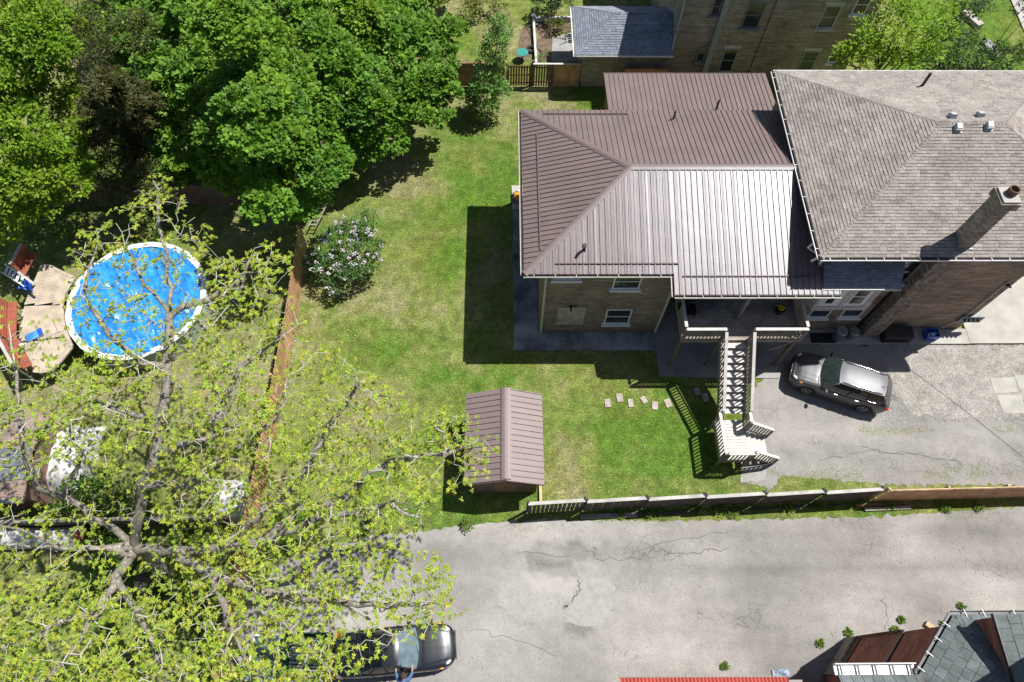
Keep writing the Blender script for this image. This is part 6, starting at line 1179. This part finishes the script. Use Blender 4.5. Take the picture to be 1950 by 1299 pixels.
for L in LIMBS:
    pts = [P(*q) for q in L]; pr = near(pts[0]) if nodes else -1
    if pr < 0: pr = addnode(pts[0], -1)
    for a, b in zip(pts[:-1], pts[1:]):
        m = max(2, int(np.linalg.norm(b-a)/.45))
        for k in range(1, m+1): pr = addnode(a+(b-a)*k/m+rng.normal(0, .05, 3), pr)
NL = len(nodes)
POLY = [(285, 330), (330, 345), (370, 400), (420, 470), (460, 500), (500, 455), (545, 470), (560, 560), (600, 640), (690, 705), (760, 760), (820, 790), (860, 775), (945, 830), (955, 880), (890, 925), (810, 960), (800, 1020), (850, 1075), (885, 1120), (880, 1190), (860, 1205), (740, 1235), (640, 1320), (480, 1340), (-60, 1340), (-60, 600), (110, 610), (140, 450), (200, 410), (250, 370)]
NT = 3700; tx = rng.uniform(-60, 960, NT*4); ty = rng.uniform(330, 1340, NT*4); ok = inpoly(tx, ty, POLY); dens = np.ones(len(tx)); dens = np.where((tx < 130) & (ty < 760), .35, dens); dens = np.where((ty < 700) & (tx > 120) & (tx < 400), .6, dens); dens = np.where((tx > 700) & (ty > 970) & (ty < 1060), .5, dens); dens = np.where((tx < 330) & (ty > 880) & (ty < 1130), .4, dens); dens = np.where((tx > 640) & (ty > 1060), .75, dens); dens = np.where((tx > 520) & (tx < 600) & (ty < 700), .45, dens); dens = np.where((tx > 640) & (ty > 1175), .4, dens); ok &= rng.random(len(tx)) < dens
tx, ty = tx[ok][:NT], ty[ok][:NT]; LP = np.array([Q(n_) for n_ in nodes]); LZ_ = np.array([n_[2] for n_ in nodes]); tips = []
for a, b in zip(tx, ty):
    d = np.hypot(LP[:, 0]-a, LP[:, 1]-b); k = int(np.argmin(d)); tips.append((d[k], P(a, b, max(3.2, LZ_[k]+rng.uniform(-1.0, 1.0)+.3*rng.random()))))
tips.sort(key=lambda q: q[0]); tipn = []
NA = np.zeros((60000, 3)); NA[:len(nodes)] = nodes
for _, tp in tips:
    n0 = len(nodes); d = ((NA[:n0]-tp)**2).sum(1); pr = int(np.argmin(d)); a = nodes[pr]; L = math.sqrt(d[pr]); m = max(1, int(L/.28)); sag = rng.normal(0, .09*L+.02, 3)
    for k in range(1, m+1):
        f = k/m; q = a+(tp-a)*f+sag*math.sin(math.pi*f)+rng.normal(0, .03, 3); pr = addnode(q, pr); NA[len(nodes)-1] = q
    tipn.append(pr)
nN = len(nodes); cnt = np.zeros(nN); cnt[tipn] += 1
for i in range(nN-1, 0, -1):
    if par[i] >= 0: cnt[par[i]] += cnt[i]
radn = np.clip(.0065*np.maximum(cnt, 1)**.5, .0085, .34)
radn[:NL] = np.minimum(radn[:NL]*1.35, .19); radn[:9] = np.maximum(radn[:9], .30)
lim = MB(); twg = MB(); kids = {}
for i in range(nN): kids.setdefault(par[i], []).append(i)
for i in range(nN):
    if par[i] < 0: continue
    pa = par[i]; best = max(kids[pa], key=lambda q: cnt[q])
    if best != i or par[pa] < 0 or pa in (0,):
        ch = [pa, i]
        while ch[-1] in kids: ch.append(max(kids[ch[-1]], key=lambda q: cnt[q]))
        r = [min(radn[c_], radn[ch[1]]*1.15) for c_ in ch]; big = r[0] > .05
        (lim if big else twg).tube([nodes[c_] for c_ in ch], r, 8 if big else 4, caps=False)
lim.build('trunk', m_bark, wt, True); twg.build('twigs', m_twig, wt)
C, D, Nn, CO, LN = [], [], [], [], []
BASE = np.array([[.44, .53, .055], [.38, .51, .05], [.50, .52, .065], [.31, .45, .05]])
for tn in tipn:
    if rng.random() < .32: continue
    p = nodes[tn]; pd = p-nodes[par[tn]]; pd /= np.linalg.norm(pd)+1e-6
    for c_ in range(rng.integers(3, 6)):
        q = p+rng.normal(0, .19, 3)*np.array([1, 1, .5]) if c_ else p; m = rng.integers(7, 13); th = rng.uniform(0, 6.28)+np.arange(m)*6.283/m+rng.normal(0, .25, m); dd = np.c_[np.cos(th), np.sin(th), rng.normal(-.05, .3, m)]+pd*.35; C.append(np.tile(q, (m, 1))); D.append(dd); Nn.append(np.array([0, 0, 1.])+rng.normal(0, .3, (m, 3))); col = BASE[rng.integers(0, 4)]*rng.uniform(.7, 1.15); CO.append(np.tile(col, (m, 1))*rng.uniform(.85, 1.15, (m, 1))); LN.append(rng.uniform(.06, .13, m))
LN = np.concatenate(LN); leafmesh('crown', np.concatenate(C), np.concatenate(D), np.concatenate(Nn), LN, LN*.38, np.concatenate(CO), wt)
# grey stump beside the trunk
sp_ = root('tree_stump', 'broken grey tree stump below the walnut fork', 'stump', (*P(292, 1115)[:2], 0)); c = P(292, 1118); MB().tube([c, c+(0, 0, .4), c+(.05, .0, 1.0), c+(.08, .05, 1.25)], [.5, .42, .38, .3], 12).build('trunk', m_barkd, sp_, True)
